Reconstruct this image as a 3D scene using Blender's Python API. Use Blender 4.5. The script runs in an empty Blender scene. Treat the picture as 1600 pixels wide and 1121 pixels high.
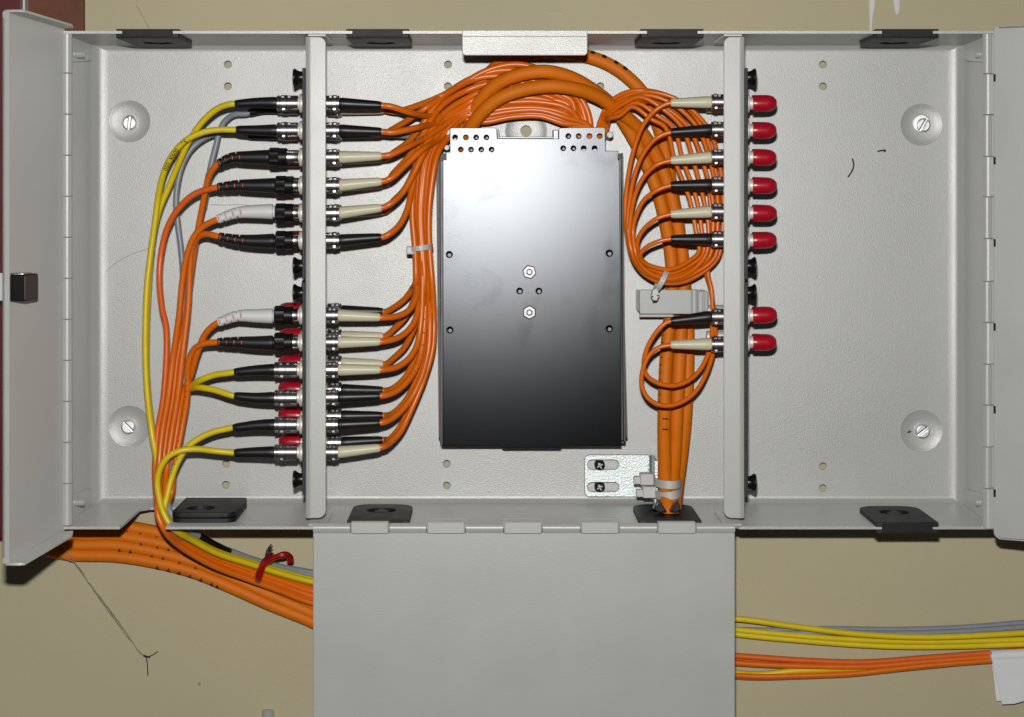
import bpy, bmesh, math, random
from math import sin, cos, pi, radians, sqrt
from mathutils import Vector, Matrix
from mathutils.geometry import tessellate_polygon

random.seed(7)
scn = bpy.context.scene
COL = scn.collection

# ------------------------------------------------------------------ camera
D = 1.21            # metres from the lens to the back panel of the enclosure
F = 3111.0          # focal length in photograph pixels
CX, CY = 765.0, 310.0
Z0 = 1.45           # height of the lens above the floor
cam = bpy.data.cameras.new('camera')
camo = bpy.data.objects.new('camera', cam)
COL.objects.link(camo)
camo.location = (0, -D, Z0)
camo.rotation_euler = (radians(90), 0, 0)
cam.sensor_fit = 'HORIZONTAL'
cam.sensor_width = 36.0
cam.lens = 36.0 * F / 1600.0
cam.shift_x = (800 - CX) / 1600.0
cam.shift_y = (CY - 560.5) / 1600.0
cam.clip_start = 0.01
cam.clip_end = 50
scn.camera = camo

# ------------------------------------------------------------------ world, flash, exposure
w = bpy.data.worlds.new('World')
scn.world = w
w.use_nodes = True
w.node_tree.nodes['Background'].inputs[0].default_value = (0.9, 0.95, 1.0, 1)
w.node_tree.nodes['Background'].inputs[1].default_value = 0.03
la = bpy.data.lights.new('camera_flash', 'AREA')
la.shape = 'RECTANGLE'
la.size = 0.020
la.size_y = 0.012
la.energy = 10.3
la.color = (1.0, 0.985, 0.95)
lo = bpy.data.objects.new('camera_flash', la)
COL.objects.link(lo)
lo.location = (-0.006, -D + 0.01, Z0 + 0.060)
lo.rotation_euler = (radians(90 - 2.0), 0, 0)
scn.view_settings.view_transform = 'Standard'
scn.view_settings.look = 'None'
scn.view_settings.exposure = 0
scn.view_settings.gamma = 1


# ------------------------------------------------------------------ helpers
def P(px, py, h=0.0):
    """photograph pixel at height h (m) in front of the back panel -> world point"""
    z = D - h
    return Vector(((px - CX) * z / F, -h, Z0 - (py - CY) * z / F))


def mpp(h):
    return (D - h) / F


WL = {}


class MB:
    def __init__(s):
        s.v, s.f, s.fl = [], [], []

    def add(s, verts, faces, flat=None):
        b = len(s.v)
        s.fl += list(flat) if flat is not None else [False] * len(faces)
        s.v += [Vector(v) for v in verts]
        s.f += [tuple(b + i for i in f) for f in faces]
        return s

    def build(s, name, mat, parent=None, angle=35, label=None, kind=None):
        lo_ = Vector((min(v.x for v in s.v), min(v.y for v in s.v), min(v.z for v in s.v)))
        hi_ = Vector((max(v.x for v in s.v), max(v.y for v in s.v), max(v.z for v in s.v)))
        c = (lo_ + hi_) / 2
        me = bpy.data.meshes.new(name)
        me.from_pydata([tuple(v - c) for v in s.v], [], s.f)
        bm = bmesh.new()
        bm.from_mesh(me)
        bmesh.ops.recalc_face_normals(bm, faces=bm.faces)
        bm.to_mesh(me)
        bm.free()
        me.set_sharp_from_angle(angle=radians(angle))
        me.polygons.foreach_set('use_smooth', [not q for q in s.fl])
        me.materials.append(mat)
        o = bpy.data.objects.new(name, me)
        COL.objects.link(o)
        WL[o.name] = c
        if parent is not None:
            o.parent = parent
            o.location = c - WL[parent.name]
        else:
            o.location = c
        if label:
            o['label'] = label
        if kind:
            o['kind'] = kind
        return o


def empty(name, loc):
    o = bpy.data.objects.new(name, None)
    o.empty_display_size = 0.01
    COL.objects.link(o)
    o.location = loc
    WL[o.name] = Vector(loc)
    return o


def tag(o, label, cat, group=None, kind=None):
    o['label'] = label
    o['category'] = cat
    if group:
        o['group'] = group
    if kind:
        o['kind'] = kind
    return o


def struct(o, label=None):
    o['kind'] = 'structure'
    if label:
        o['label'] = label
    return o


def box(mb, lo_, hi_, b=0.0):
    """axis aligned box with chamfered edges along every side"""
    lo_, hi_ = Vector(lo_), Vector(hi_)
    bm = bmesh.new()
    bmesh.ops.create_cube(bm, size=1)
    for v in bm.verts:
        v.co = Vector(((lo_[i] + hi_[i]) / 2 + v.co[i] * (hi_[i] - lo_[i])) for i in range(3))
    if b > 0:
        bmesh.ops.bevel(bm, geom=list(bm.edges), offset=b, segments=2, affect='EDGES', profile=0.5)
    bm.verts.ensure_lookup_table()
    mb.add([v.co.copy() for v in bm.verts], [tuple(v.index for v in f.verts) for f in bm.faces], [True] * len(bm.faces))
    bm.free()
    return mb


def cr(pts, n=7):
    """centripetal Catmull-Rom through pts (Vectors)"""
    pts = [Vector(p) for p in pts]
    if len(pts) == 2:
        return [pts[0].lerp(pts[1], i / n) for i in range(n + 1)]
    P0 = pts[0] * 2 - pts[1]
    P1 = pts[-1] * 2 - pts[-2]
    q = [P0] + pts + [P1]
    out = []
    for i in range(1, len(q) - 2):
        a, b, c, d = q[i - 1], q[i], q[i + 1], q[i + 2]
        t0 = 0.0
        t1 = t0 + max((b - a).length, 1e-6) ** 0.5
        t2 = t1 + max((c - b).length, 1e-6) ** 0.5
        t3 = t2 + max((d - c).length, 1e-6) ** 0.5
        for k in range(n):
            t = t1 + (t2 - t1) * k / n
            A1 = a * ((t1 - t) / (t1 - t0)) + b * ((t - t0) / (t1 - t0))
            A2 = b * ((t2 - t) / (t2 - t1)) + c * ((t - t1) / (t2 - t1))
            A3 = c * ((t3 - t) / (t3 - t2)) + d * ((t - t2) / (t3 - t2))
            B1 = A1 * ((t2 - t) / (t2 - t0)) + A2 * ((t - t0) / (t2 - t0))
            B2 = A2 * ((t3 - t) / (t3 - t1)) + A3 * ((t - t1) / (t3 - t1))
            out.append(B1 * ((t2 - t) / (t2 - t1)) + B2 * ((t - t1) / (t2 - t1)))
    out.append(pts[-1])
    return out


def tangents(path):
    T = []
    for i in range(len(path)):
        a = path[max(0, i - 1)]
        b = path[min(len(path) - 1, i + 1)]
        t = b - a
        T.append(t.normalized() if t.length > 1e-9 else (T[-1] if T else Vector((1, 0, 0))))
    return T


def frames(path):
    T = tangents(path)
    up = Vector((0, -1, 0))
    N = up - T[0] * up.dot(T[0])
    if N.length < 0.1:
        N = Vector((0, 0, 1)) - T[0] * T[0].z
    N.normalize()
    Ns = [N]
    for i in range(1, len(path)):
        n = Ns[-1] - T[i] * Ns[-1].dot(T[i])
        Ns.append(n.normalized())
    return T, Ns


def sweep(mb, path, rad, sides=10, sec=None):
    """tube along path; rad scalar or list"""
    T, N = frames(path)
    n = len(path)
    if not hasattr(rad, '__len__'):
        rad = [rad] * n
    V, Fc = [], []
    for i in range(n):
        B = T[i].cross(N[i])
        for k in range(sides):
            a = 2 * pi * k / sides
            V.append(path[i] + (N[i] * cos(a) + B * sin(a)) * (sec(i, a, rad[i]) if sec else rad[i]))
    for i in range(n - 1):
        for k in range(sides):
            k2 = (k + 1) % sides
            Fc.append((i * sides + k, i * sides + k2, (i + 1) * sides + k2, (i + 1) * sides + k))
    Fc.append(tuple(range(sides)))
    Fc.append(tuple((n - 1) * sides + k for k in range(sides)))
    mb.add(V, Fc, [False] * (len(Fc) - 2) + [True, True])
    return mb


def lathe(mb, o, ax, prof, n=20, knurl=None, phase=0.0):
    """prof list of (t, r) along unit axis ax from o. knurl=(i0,i1,depth) alternates radius on those rings"""
    o, ax = Vector(o), Vector(ax).normalized()
    u = Vector((0, -1, 0)) if abs(ax.y) < 0.8 else Vector((0, 0, 1))
    u = (u - ax * u.dot(ax)).normalized()
    v = ax.cross(u)
    V, Fc = [], []
    for i, (t, r) in enumerate(prof):
        for k in range(n):
            a = 2 * pi * k / n + phase
            rr = max(r, 1e-6)
            if knurl and knurl[0] <= i <= knurl[1] and k % 2:
                rr -= knurl[2]
            V.append(o + ax * t + (u * cos(a) + v * sin(a)) * rr)
    m = len(prof)
    for i in range(m - 1):
        for k in range(n):
            k2 = (k + 1) % n
            Fc.append((i * n + k, i * n + k2, (i + 1) * n + k2, (i + 1) * n + k))
    Fc.append(tuple(range(n)))
    Fc.append(tuple((m - 1) * n + k for k in range(n)))
    mb.add(V, Fc, [False] * (len(Fc) - 2) + [True, True])
    return mb


def circ(cx, cy, r, n=20):
    return [(cx + r * cos(2 * pi * k / n), cy + r * sin(2 * pi * k / n)) for k in range(n)]


def rrect(x0, y0, x1, y1, r=0.0, rr=None, n=5):
    """rounded rectangle; rr = (r at x0y0, x1y0, x1y1, x0y1)"""
    x0, x1 = min(x0, x1), max(x0, x1)
    y0, y1 = min(y0, y1), max(y0, y1)
    rr = rr or (r, r, r, r)
    out = []
    for (cx, cy, sx, sy, a0, q) in ((x0, y0, 1, 1, pi, rr[0]), (x1, y0, -1, 1, 1.5 * pi, rr[1]), (x1, y1, -1, -1, 0, rr[2]), (x0, y1, 1, -1, .5 * pi, rr[3])):
        if q <= 1e-9:
            out.append((cx, cy))
        else:
            for k in range(n + 1):
                a = a0 + (pi / 2) * k / n
                out.append((cx + sx * q + q * cos(a), cy + sy * q + q * sin(a)))
    return out


def slot(x0, y0, x1, y1, n=8):
    return rrect(x0, y0, x1, y1, abs(y1 - y0) / 2 * 0.999, n=n)


def area2(p):
    return sum(p[i][0] * p[(i + 1) % len(p)][1] - p[(i + 1) % len(p)][0] * p[i][1] for i in range(len(p)))


def inset(p, d):
    """move a CCW outline inwards by d"""
    n = len(p)
    out = []
    for i in range(n):
        a, b, c = p[i - 1], p[i], p[(i + 1) % n]
        e1 = Vector((b[0] - a[0], b[1] - a[1]))
        e2 = Vector((c[0] - b[0], c[1] - b[1]))
        if e1.length < 1e-9 or e2.length < 1e-9:
            out.append(b)
            continue
        e1.normalize()
        e2.normalize()
        n1 = Vector((-e1.y, e1.x))
        n2 = Vector((-e2.y, e2.x))
        m = n1 + n2
        if m.length < 1e-6:
            m = n1
        m = m / max(m.dot(n1), 0.35)
        out.append((b[0] + m.x * d, b[1] + m.y * d))
    return out


def slab(mb, outline, holes, w0, w1, fr, cham=0.0, hole_cham=0.0):
    """extruded 2D outline with holes. fr=(origin,U,V,W); w1 is the front (chamfered) side"""
    O, U, V_, W = [Vector(q) for q in fr]
    loops = []
    ol = list(outline)
    if area2(ol) < 0:
        ol.reverse()
    loops.append((ol, cham))
    for hl in holes:
        hl = list(hl)
        if area2(hl) < 0:
            hl.reverse()
        loops.append((hl, -hole_cham))
    m = lambda p, wv: O + U * p[0] + V_ * p[1] + W * wv
    verts, faces = [], []
    front_loops, back_loops = [], []
    for lp, ch in loops:
        b = len(verts)
        n = len(lp)
        rings = [(lp, w0)]
        if abs(ch) > 0:
            rings += [(lp, w1 - abs(ch)), (inset(lp, ch * 0.3), w1 - abs(ch) * 0.3), (inset(lp, ch), w1)]
        else:
            rings += [(lp, w1)]
        for rg, wv in rings:
            verts += [m(p, wv) for p in rg]
        for k in range(len(rings) - 1):
            for i in range(n):
                j = (i + 1) % n
                faces.append((b + k * n + i, b + k * n + j, b + (k + 1) * n + j, b + (k + 1) * n + i))
        back_loops.append((rings[0][0], b))
        front_loops.append((rings[-1][0], b + (len(rings) - 1) * n))
    nflat = 0
    for lps in (front_loops, back_loops):
        idx = []
        for lp, b in lps:
            idx += [b + i for i in range(len(lp))]
        tris = tessellate_polygon([[Vector((p[0], p[1], 0)) for p in lp] for lp, b in lps])
        for t in tris:
            faces.append(tuple(idx[i] for i in t))
            nflat += 1
    mb.add(verts, faces, [False] * (len(faces) - nflat) + [True] * nflat)
    return mb


WALLFR = ((0, 0, 0), (1, 0, 0), (0, 0, 1), (0, -1, 0))    # u=x, v=z, w=height towards the camera


def pxo(outline, h):
    """pixel outline -> (x,z) at height h"""
    out = []
    for p in outline:
        q = P(p[0], p[1], h)
        out.append((q.x, q.z))
    return out


def extr(mb, prof, A, B, closed=True):
    """extrude closed 3D polygon prof (list of Vectors) by vector B (A = offset)"""
    n = len(prof)
    V = [Vector(p) + Vector(A) for p in prof] + [Vector(p) + Vector(A) + Vector(B) for p in prof]
    Fc = [(i, (i + 1) % n, n + (i + 1) % n, n + i) for i in range(n)]
    Fc += [tuple(range(n)), tuple(n + i for i in range(n))]
    mb.add(V, Fc, [False] * (len(Fc) - 2) + [True, True])
    return mb


# ------------------------------------------------------------------ materials
def new_mat(name):
    m = bpy.data.materials.new(name)
    m.use_nodes = True
    nt = m.node_tree
    b = nt.nodes['Principled BSDF']
    return m, nt, b


def node(nt, t, **kw):
    n = nt.nodes.new(t)
    for k, v in kw.items():
        if k in n.inputs:
            n.inputs[k].default_value = v
        else:
            setattr(n, k, v)
    return n


def simple(name, col, rough=0.4, metal=0.0, spec=0.5, var=0.06, vscale=90.0, bump=0.0, bscale=800.0, trans=0.0, sss=0.0, coat=0.0, bdetail=2.0, ior=1.5, drough=0.0):
    m, nt, b = new_mat(name)
    tc = node(nt, 'ShaderNodeTexCoord')
    nz = node(nt, 'ShaderNodeTexNoise', Scale=vscale, Detail=4.0)
    nt.links.new(tc.outputs['Object'], nz.inputs['Vector'])
    mp = node(nt, 'ShaderNodeMapRange')
    mp.inputs['To Min'].default_value = 1 - var * 2
    mp.inputs['To Max'].default_value = 1 + var * 2
    nt.links.new(nz.outputs['Fac'], mp.inputs['Value'])
    vm = node(nt, 'ShaderNodeVectorMath', operation='SCALE')
    vm.inputs[0].default_value = col[:3]
    nt.links.new(mp.outputs[0], vm.inputs['Scale'])
    nt.links.new(vm.outputs[0], b.inputs['Base Color'])
    rm = node(nt, 'ShaderNodeMapRange')
    rm.inputs['To Min'].default_value = rough * 0.85
    rm.inputs['To Max'].default_value = min(1, rough * 1.2)
    nt.links.new(nz.outputs['Fac'], rm.inputs['Value'])
    nt.links.new(rm.outputs[0], b.inputs['Roughness'])
    b.inputs['Metallic'].default_value = metal
    b.inputs['Specular IOR Level'].default_value = spec
    b.inputs['Transmission Weight'].default_value = trans
    b.inputs['Coat Weight'].default_value = coat
    b.inputs['IOR'].default_value = ior
    b.inputs['Diffuse Roughness'].default_value = drough
    if sss:
        b.inputs['Subsurface Weight'].default_value = sss
        b.inputs['Subsurface Radius'].default_value = (0.002, 0.0015, 0.001)
    if bump:
        bn = node(nt, 'ShaderNodeTexNoise', Scale=bscale, Detail=bdetail)
        nt.links.new(tc.outputs['Object'], bn.inputs['Vector'])
        bp = node(nt, 'ShaderNodeBump', Strength=1.0, Distance=bump)
        nt.links.new(bn.outputs['Fac'], bp.inputs['Height'])
        nt.links.new(bp.outputs[0], b.inputs['Normal'])
    return m


M = {}
M['powder'] = simple('light_grey_powder_coat', (0.40, 0.405, 0.39), rough=0.39, spec=0.5, ior=2.1, var=0.025, vscale=25, bump=0.00015, bscale=1500, bdetail=4.0, drough=0.6)
M['powder_smooth'] = simple('light_grey_powder_coat_door', (0.425, 0.43, 0.412), rough=0.40, spec=0.5, ior=1.9, var=0.025, vscale=25, bump=0.00006, bscale=1500, bdetail=4.0, drough=0.6)
M['orange'] = simple('orange_cable_jacket', (0.71, 0.145, 0.004), rough=0.33, var=0.05, vscale=140)
M['orange_thick'] = simple('orange_thick_jacket', (0.68, 0.165, 0.002), rough=0.55, spec=0.3, var=0.06, vscale=90, bump=0.0001, bscale=900)
M['orange_red'] = simple('orange_red_jacket', (0.72, 0.122, 0.013), rough=0.33, var=0.05, vscale=140)
M['yellow'] = simple('yellow_cable_jacket', (0.70, 0.53, 0.010), rough=0.36, var=0.05, vscale=140)
M['grey_cable'] = simple('grey_cable_jacket', (0.24, 0.26, 0.30), rough=0.38, var=0.05, vscale=140)
M['black'] = simple('black_rubber_boot', (0.008, 0.008, 0.009), rough=0.38, var=0.1, spec=0.45)
M['black_plastic'] = simple('black_plastic_nut', (0.006, 0.006, 0.007), rough=0.3, spec=0.4)
M['cream'] = simple('cream_boot', (0.62, 0.58, 0.42), rough=0.38, var=0.03, spec=0.45)
M['white_boot'] = simple('white_boot', (0.66, 0.66, 0.66), rough=0.42, var=0.03)
M['red'] = simple('red_vinyl_cap', (0.40, 0.004, 0.016), rough=0.28, var=0.05, vscale=200, spec=0.5)
M['nickel'] = simple('nickel_plated_nut', (0.50, 0.48, 0.48), rough=0.26, metal=1.0, var=0.05)
M['bright_nickel'] = simple('knurled_nickel_ring', (0.80, 0.77, 0.68), rough=0.5, metal=0.4, var=0.05)
M['zinc_screw'] = simple('zinc_screw', (0.75, 0.76, 0.77), rough=0.42, metal=1.0, var=0.08, vscale=500)
M['dark_screw'] = simple('dark_screw', (0.10, 0.10, 0.11), rough=0.35, metal=1.0)
M['gasket'] = simple('black_grommet_rubber', (0.013, 0.0127, 0.0135), rough=0.5, spec=0.25, var=0.1, bump=0.0001, bscale=1500)
M['black_strip'] = simple('black_adapter_strip', (0.012, 0.011, 0.013), rough=0.5, var=0.2, vscale=600, bump=0.0003, bscale=1400)
M['tie'] = simple('translucent_nylon', (0.55, 0.54, 0.52), rough=0.4, var=0.03, sss=0.25)
M['clip'] = simple('grey_plastic_clip', (0.44, 0.46, 0.45), rough=0.25, var=0.03)
M['wall'] = None
M['maroon'] = simple('dark_red_paint', (0.10, 0.001, 0.004), rough=0.4, var=0.08, vscale=30)
M['brown'] = simple('brown_board', (0.15, 0.058, 0.034), rough=0.6, spec=0.2, var=0.15, vscale=40, bump=0.0003, bscale=300)
M['white_paper'] = simple('white_paper', (0.72, 0.73, 0.75), rough=0.7, var=0.02, vscale=60, bump=0.0003, bscale=120)
M['paint_white'] = simple('white_paint', (0.62, 0.62, 0.60), rough=0.5, var=0.04)
M['scratch'] = simple('grey_scratch', (0.30, 0.30, 0.29), rough=0.6)
M['scuff'] = simple('pale_scuff', (0.50, 0.49, 0.42), rough=0.6)
M['worn_ink'] = simple('worn_ink', (0.16, 0.035, 0.006), rough=0.6)
M['thread'] = simple('dusty_thread', (0.34, 0.30, 0.22), rough=0.9, var=0.3, vscale=200)
M['dark_thread'] = simple('dark_fibre', (0.02, 0.018, 0.03), rough=0.8)
M['black_print'] = simple('black_print', (0.02, 0.012, 0.006), rough=0.6)
M['steel_dark'] = simple('dark_steel_edge', (0.05, 0.05, 0.055), rough=0.4, metal=0.8)
M['tray_dark'] = simple('dark_tray_edge', (0.06, 0.045, 0.045), rough=0.5)
M['nut_steel'] = simple('dull_steel', (0.28, 0.28, 0.29), rough=0.45, metal=1.0, var=0.1, vscale=600)
M['pin_steel'] = simple('dull_pin', (0.10, 0.10, 0.11), rough=0.45, metal=1.0, var=0.1, vscale=600)
M['latch'] = simple('black_latch_plastic', (0.006, 0.006, 0.007), rough=0.6, spec=0.1, var=0.15)
M['latch_grey'] = simple('grey_latch_face', (0.07, 0.06, 0.058), rough=0.45, spec=0.3, var=0.2, vscale=300)
M['clear'] = simple('clear_plastic', (0.62, 0.63, 0.62), rough=0.15, trans=0.45, var=0.0)
M['red_tie'] = simple('red_twist_tie', (0.30, 0.004, 0.008), rough=0.25, var=0.1, vscale=300)


def make_wall_mat():
    m, nt, b = new_mat('beige_wall_paint')
    tc = node(nt, 'ShaderNodeTexCoord')
    n1 = node(nt, 'ShaderNodeTexNoise', Scale=6.0, Detail=6.0)
    n2 = node(nt, 'ShaderNodeTexNoise', Scale=800.0, Detail=4.0)
    nt.links.new(tc.outputs['Object'], n1.inputs['Vector'])
    nt.links.new(tc.outputs['Object'], n2.inputs['Vector'])
    r = node(nt, 'ShaderNodeValToRGB')
    r.color_ramp.elements[0].position = 0.3
    r.color_ramp.elements[0].color = (0.455, 0.405, 0.262, 1)
    r.color_ramp.elements[1].position = 0.7
    r.color_ramp.elements[1].color = (0.50, 0.445, 0.292, 1)
    nt.links.new(n1.outputs['Fac'], r.inputs[0])
    # scattered specks of dirt
    vo = node(nt, 'ShaderNodeTexVoronoi', Scale=22.0)
    nt.links.new(tc.outputs['Object'], vo.inputs['Vector'])
    lt = node(nt, 'ShaderNodeMath', operation='LESS_THAN')
    lt.inputs[1].default_value = 0.032
    nt.links.new(vo.outputs['Distance'], lt.inputs[0])
    sm = node(nt, 'ShaderNodeMath', operation='MULTIPLY')
    sm.inputs[1].default_value = 0.45
    nt.links.new(lt.outputs[0], sm.inputs[0])
    mx = node(nt, 'ShaderNodeMix', data_type='RGBA')
    mx.inputs['B'].default_value = (0.08, 0.06, 0.045, 1)
    nt.links.new(sm.outputs[0], mx.inputs['Factor'])
    nt.links.new(r.outputs[0], mx.inputs['A'])
    nt.links.new(mx.outputs['Result'], b.inputs['Base Color'])
    b.inputs['Roughness'].default_value = 0.6
    b.inputs['Specular IOR Level'].default_value = 0.3
    bp = node(nt, 'ShaderNodeBump', Strength=1.0, Distance=0.00014)
    nt.links.new(n2.outputs['Fac'], bp.inputs['Height'])
    nt.links.new(bp.outputs[0], b.inputs['Normal'])
    return m


def make_cover_mat():
    """dark satin finish with handling smudges"""
    m, nt, b = new_mat('dark_satin_cover')
    out = nt.nodes['Material Output']
    nt.nodes.remove(b)
    tc = node(nt, 'ShaderNodeTexCoord')
    n1 = node(nt, 'ShaderNodeTexNoise', Scale=34.0, Detail=4.0, Distortion=1.2)
    nt.links.new(tc.outputs['Object'], n1.inputs['Vector'])
    r = node(nt, 'ShaderNodeMapRange')
    r.inputs['From Min'].default_value = 0.55
    r.inputs['From Max'].default_value = 0.72
    r.inputs['To Min'].default_value = 0.0
    r.inputs['To Max'].default_value = 1.0
    nt.links.new(n1.outputs['Fac'], r.inputs['Value'])
    cm = node(nt, 'ShaderNodeMix', data_type='RGBA')
    cm.inputs['A'].default_value = (0.0295, 0.0308, 0.0330, 1)
    cm.inputs['B'].default_value = (0.0245, 0.0257, 0.0280, 1)
    nt.links.new(r.outputs[0], cm.inputs['Factor'])
    gl = node(nt, 'ShaderNodeBsdfAnisotropic', distribution='BECKMANN', Roughness=0.265)
    nt.links.new(cm.outputs['Result'], gl.inputs['Color'])
    n2 = node(nt, 'ShaderNodeTexNoise', Scale=1300.0, Detail=2.0)
    nt.links.new(tc.outputs['Object'], n2.inputs['Vector'])
    bp = node(nt, 'ShaderNodeBump', Strength=1.0, Distance=0.00001)
    nt.links.new(n2.outputs['Fac'], bp.inputs['Height'])
    nt.links.new(bp.outputs[0], gl.inputs['Normal'])
    df = node(nt, 'ShaderNodeBsdfDiffuse', Color=(0.005, 0.005, 0.0055, 1))
    ad = node(nt, 'ShaderNodeAddShader')
    nt.links.new(gl.outputs[0], ad.inputs[0])
    nt.links.new(df.outputs[0], ad.inputs[1])
    nt.links.new(ad.outputs[0], out.inputs['Surface'])
    return m


def make_zinc_mat():
    m, nt, b = new_mat('zinc_plated_bracket')
    tc = node(nt, 'ShaderNodeTexCoord')
    b.inputs['Metallic'].default_value = 1.0
    vo = node(nt, 'ShaderNodeTexNoise', Scale=1000.0, Detail=3.0)
    nt.links.new(tc.outputs['Object'], vo.inputs['Vector'])
    r = node(nt, 'ShaderNodeValToRGB')
    r.color_ramp.elements[0].color = (0.35, 0.40, 0.40, 1)
    r.color_ramp.elements[1].color = (0.75, 0.80, 0.78, 1)
    nt.links.new(vo.outputs['Fac'], r.inputs[0])
    nt.links.new(r.outputs[0], b.inputs['Base Color'])
    b.inputs['Roughness'].default_value = 0.5
    bp = node(nt, 'ShaderNodeBump', Strength=1.0, Distance=0.0003)
    nt.links.new(vo.outputs['Fac'], bp.inputs['Height'])
    nt.links.new(bp.outputs[0], b.inputs['Normal'])
    return m


M['wall'] = make_wall_mat()
M['cover'] = make_cover_mat()
M['zinc'] = make_zinc_mat()
MAT_POWDER, MAT_DOOR = M['powder'], M['powder_smooth']

# ------------------------------------------------------------------ the wall
HW = -0.010          # height of the wall surface (behind the back panel)
mb = MB()
box(mb, (-1.6, -HW, Z0 - 1.3), (1.6, -HW + 0.1, Z0 + 1.1))
wall = struct(mb.build('wall', M['wall']), 'beige painted wall behind the enclosure')
# paint runs left on the wall above the right compartment
for ol in ([(1358, -60), (1368, -60), (1367, 8), (1364, 26), (1362, 50), (1359, 60), (1358, 20)],
           [(1394, -60), (1405, -60), (1406, 14), (1404, 22), (1401, 25), (1399, 20), (1396, 4)]):
    mb = MB()
    slab(mb, pxo(ol, HW), [], HW - 0.001, HW + 0.0005, WALLFR, 0.0003)
    mb.build('paint_run', M['paint_white'], wall)
for ol in ([(1561, 4.5), (1588, 3), (1588, 4), (1562, 5.5)], [(852, 21), (880, 22), (880, 22.8), (853, 22)]):
    mb = MB()
    slab(mb, pxo(ol, HW), [], HW - 0.001, HW + 0.0003, WALLFR)
    mb.build('paint_scuff', M['scuff'], wall)

# brown board behind the enclosure at its upper left corner
mb = MB()
slab(mb, pxo(rrect(-90, -160, 131, 330), HW + 0.004), [], HW, HW + 0.004, WALLFR, 0.0008)
tag(mb.build('brown_board', M['brown']), 'dark brown board fixed flat on the wall at upper left', 'board')

# red cabinet standing out of the wall at the far left
rc = empty('red_cabinet', P(-100, 300, HW))
tag(rc, 'dark red cabinet on the wall at the left edge of the picture', 'cabinet')
mb = MB()
a, b_ = P(-420, 846, HW + 0.012), P(36, -160, HW + 0.012)
box(mb, (a.x, -(HW + 0.012), a.z), (b_.x, -HW, b_.z), 0.002)
mb.build('body', M['maroon'], rc)
mb = MB()
a, b_ = P(35, 20, HW + 0.012), P(38, -160, HW + 0.012)
box(mb, (a.x + 0.0002, -(HW + 0.0125), a.z), (b_.x + 0.0005, -HW, b_.z), 0.0002)
mb.build('edge_trim', M['paint_white'], rc)
mb = MB()
slab(mb, pxo(rrect(-120, 427, 22, 470), HW + 0.0125), [], HW + 0.0118, HW + 0.0128, WALLFR)
mb.build('label_strip', M['white_paper'], rc)
mb = MB()
slab(mb, pxo(rrect(-120, 471, 22, 477), HW + 0.0125), [], HW + 0.0118, HW + 0.0128, WALLFR)
mb.build('slot', M['black_plastic'], rc)

# ------------------------------------------------------------------ the enclosure
DEP = 0.09
XL, XR = (145 - CX) * D / F, (1505 - CX) * D / F
ZT, ZB = Z0 + (CY - 72) * D / F, Z0 - (785 - CY) * D / F
enc = empty('wall_enclosure', (0, 0.0, (ZT + ZB) / 2))
tag(enc, 'open light grey metal fibre distribution box with three doors on the wall', 'enclosure')

RB = 0.0035
SHT = 0.0015
HOLES = [(356, 101), (356, 135), (700, 101), (700, 135), (938, 101), (938, 135), (1286, 101), (1286, 135),
         (353, 725), (353, 758), (698, 725), (698, 759), (1286, 729), (1286, 763)]
DIMPLES = [(202, 190), (202, 667), (1440, 195), (1440, 674), (822, 205)]
hol = [circ(P(x, y).x, P(x, y).z, 5.6 * mpp(0), 16) for x, y in HOLES]
RD = 32 * mpp(0)
dim = [circ(P(x, y).x, P(x, y).z, RD, 36) for x, y in DIMPLES]
mb = MB()
slab(mb, [(XL + 0.0094, ZB + RB), (XR - 0.0094, ZB + RB), (XR - 0.0094, ZT - RB), (XL + 0.0094, ZT - RB)], hol + dim, -SHT, 0, WALLFR, 0, 0.0003)
mb.build('back_panel', MAT_POWDER, enc)
DDEP = 0.0012
for i, (x, y) in enumerate(DIMPLES):
    c = P(x, y)
    mb = MB()
    n = 36
    prof = [(RD, 0), (RD * 0.96, 0.0001), (RD * 0.9, 0.00036), (RD * 0.8, 0.0007), (RD * 0.65, 0.00095), (RD * 0.5, 0.00115), (RD * 0.36, DDEP), (0.0037 if i < 4 else 0.0035, DDEP)]
    V, Fc = [], []
    for r, d in prof:
        for k in range(n):
            V.append((c.x + r * cos(2 * pi * k / n), d, c.z + r * sin(2 * pi * k / n)))
    for q in range(len(prof) - 1):
        for k in range(n):
            Fc.append((q * n + k, q * n + (k + 1) % n, (q + 1) * n + (k + 1) % n, (q + 1) * n + k))
    mb.add(V, Fc)
    mb.build('mounting_dimple', MAT_POWDER, enc, angle=60)

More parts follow.
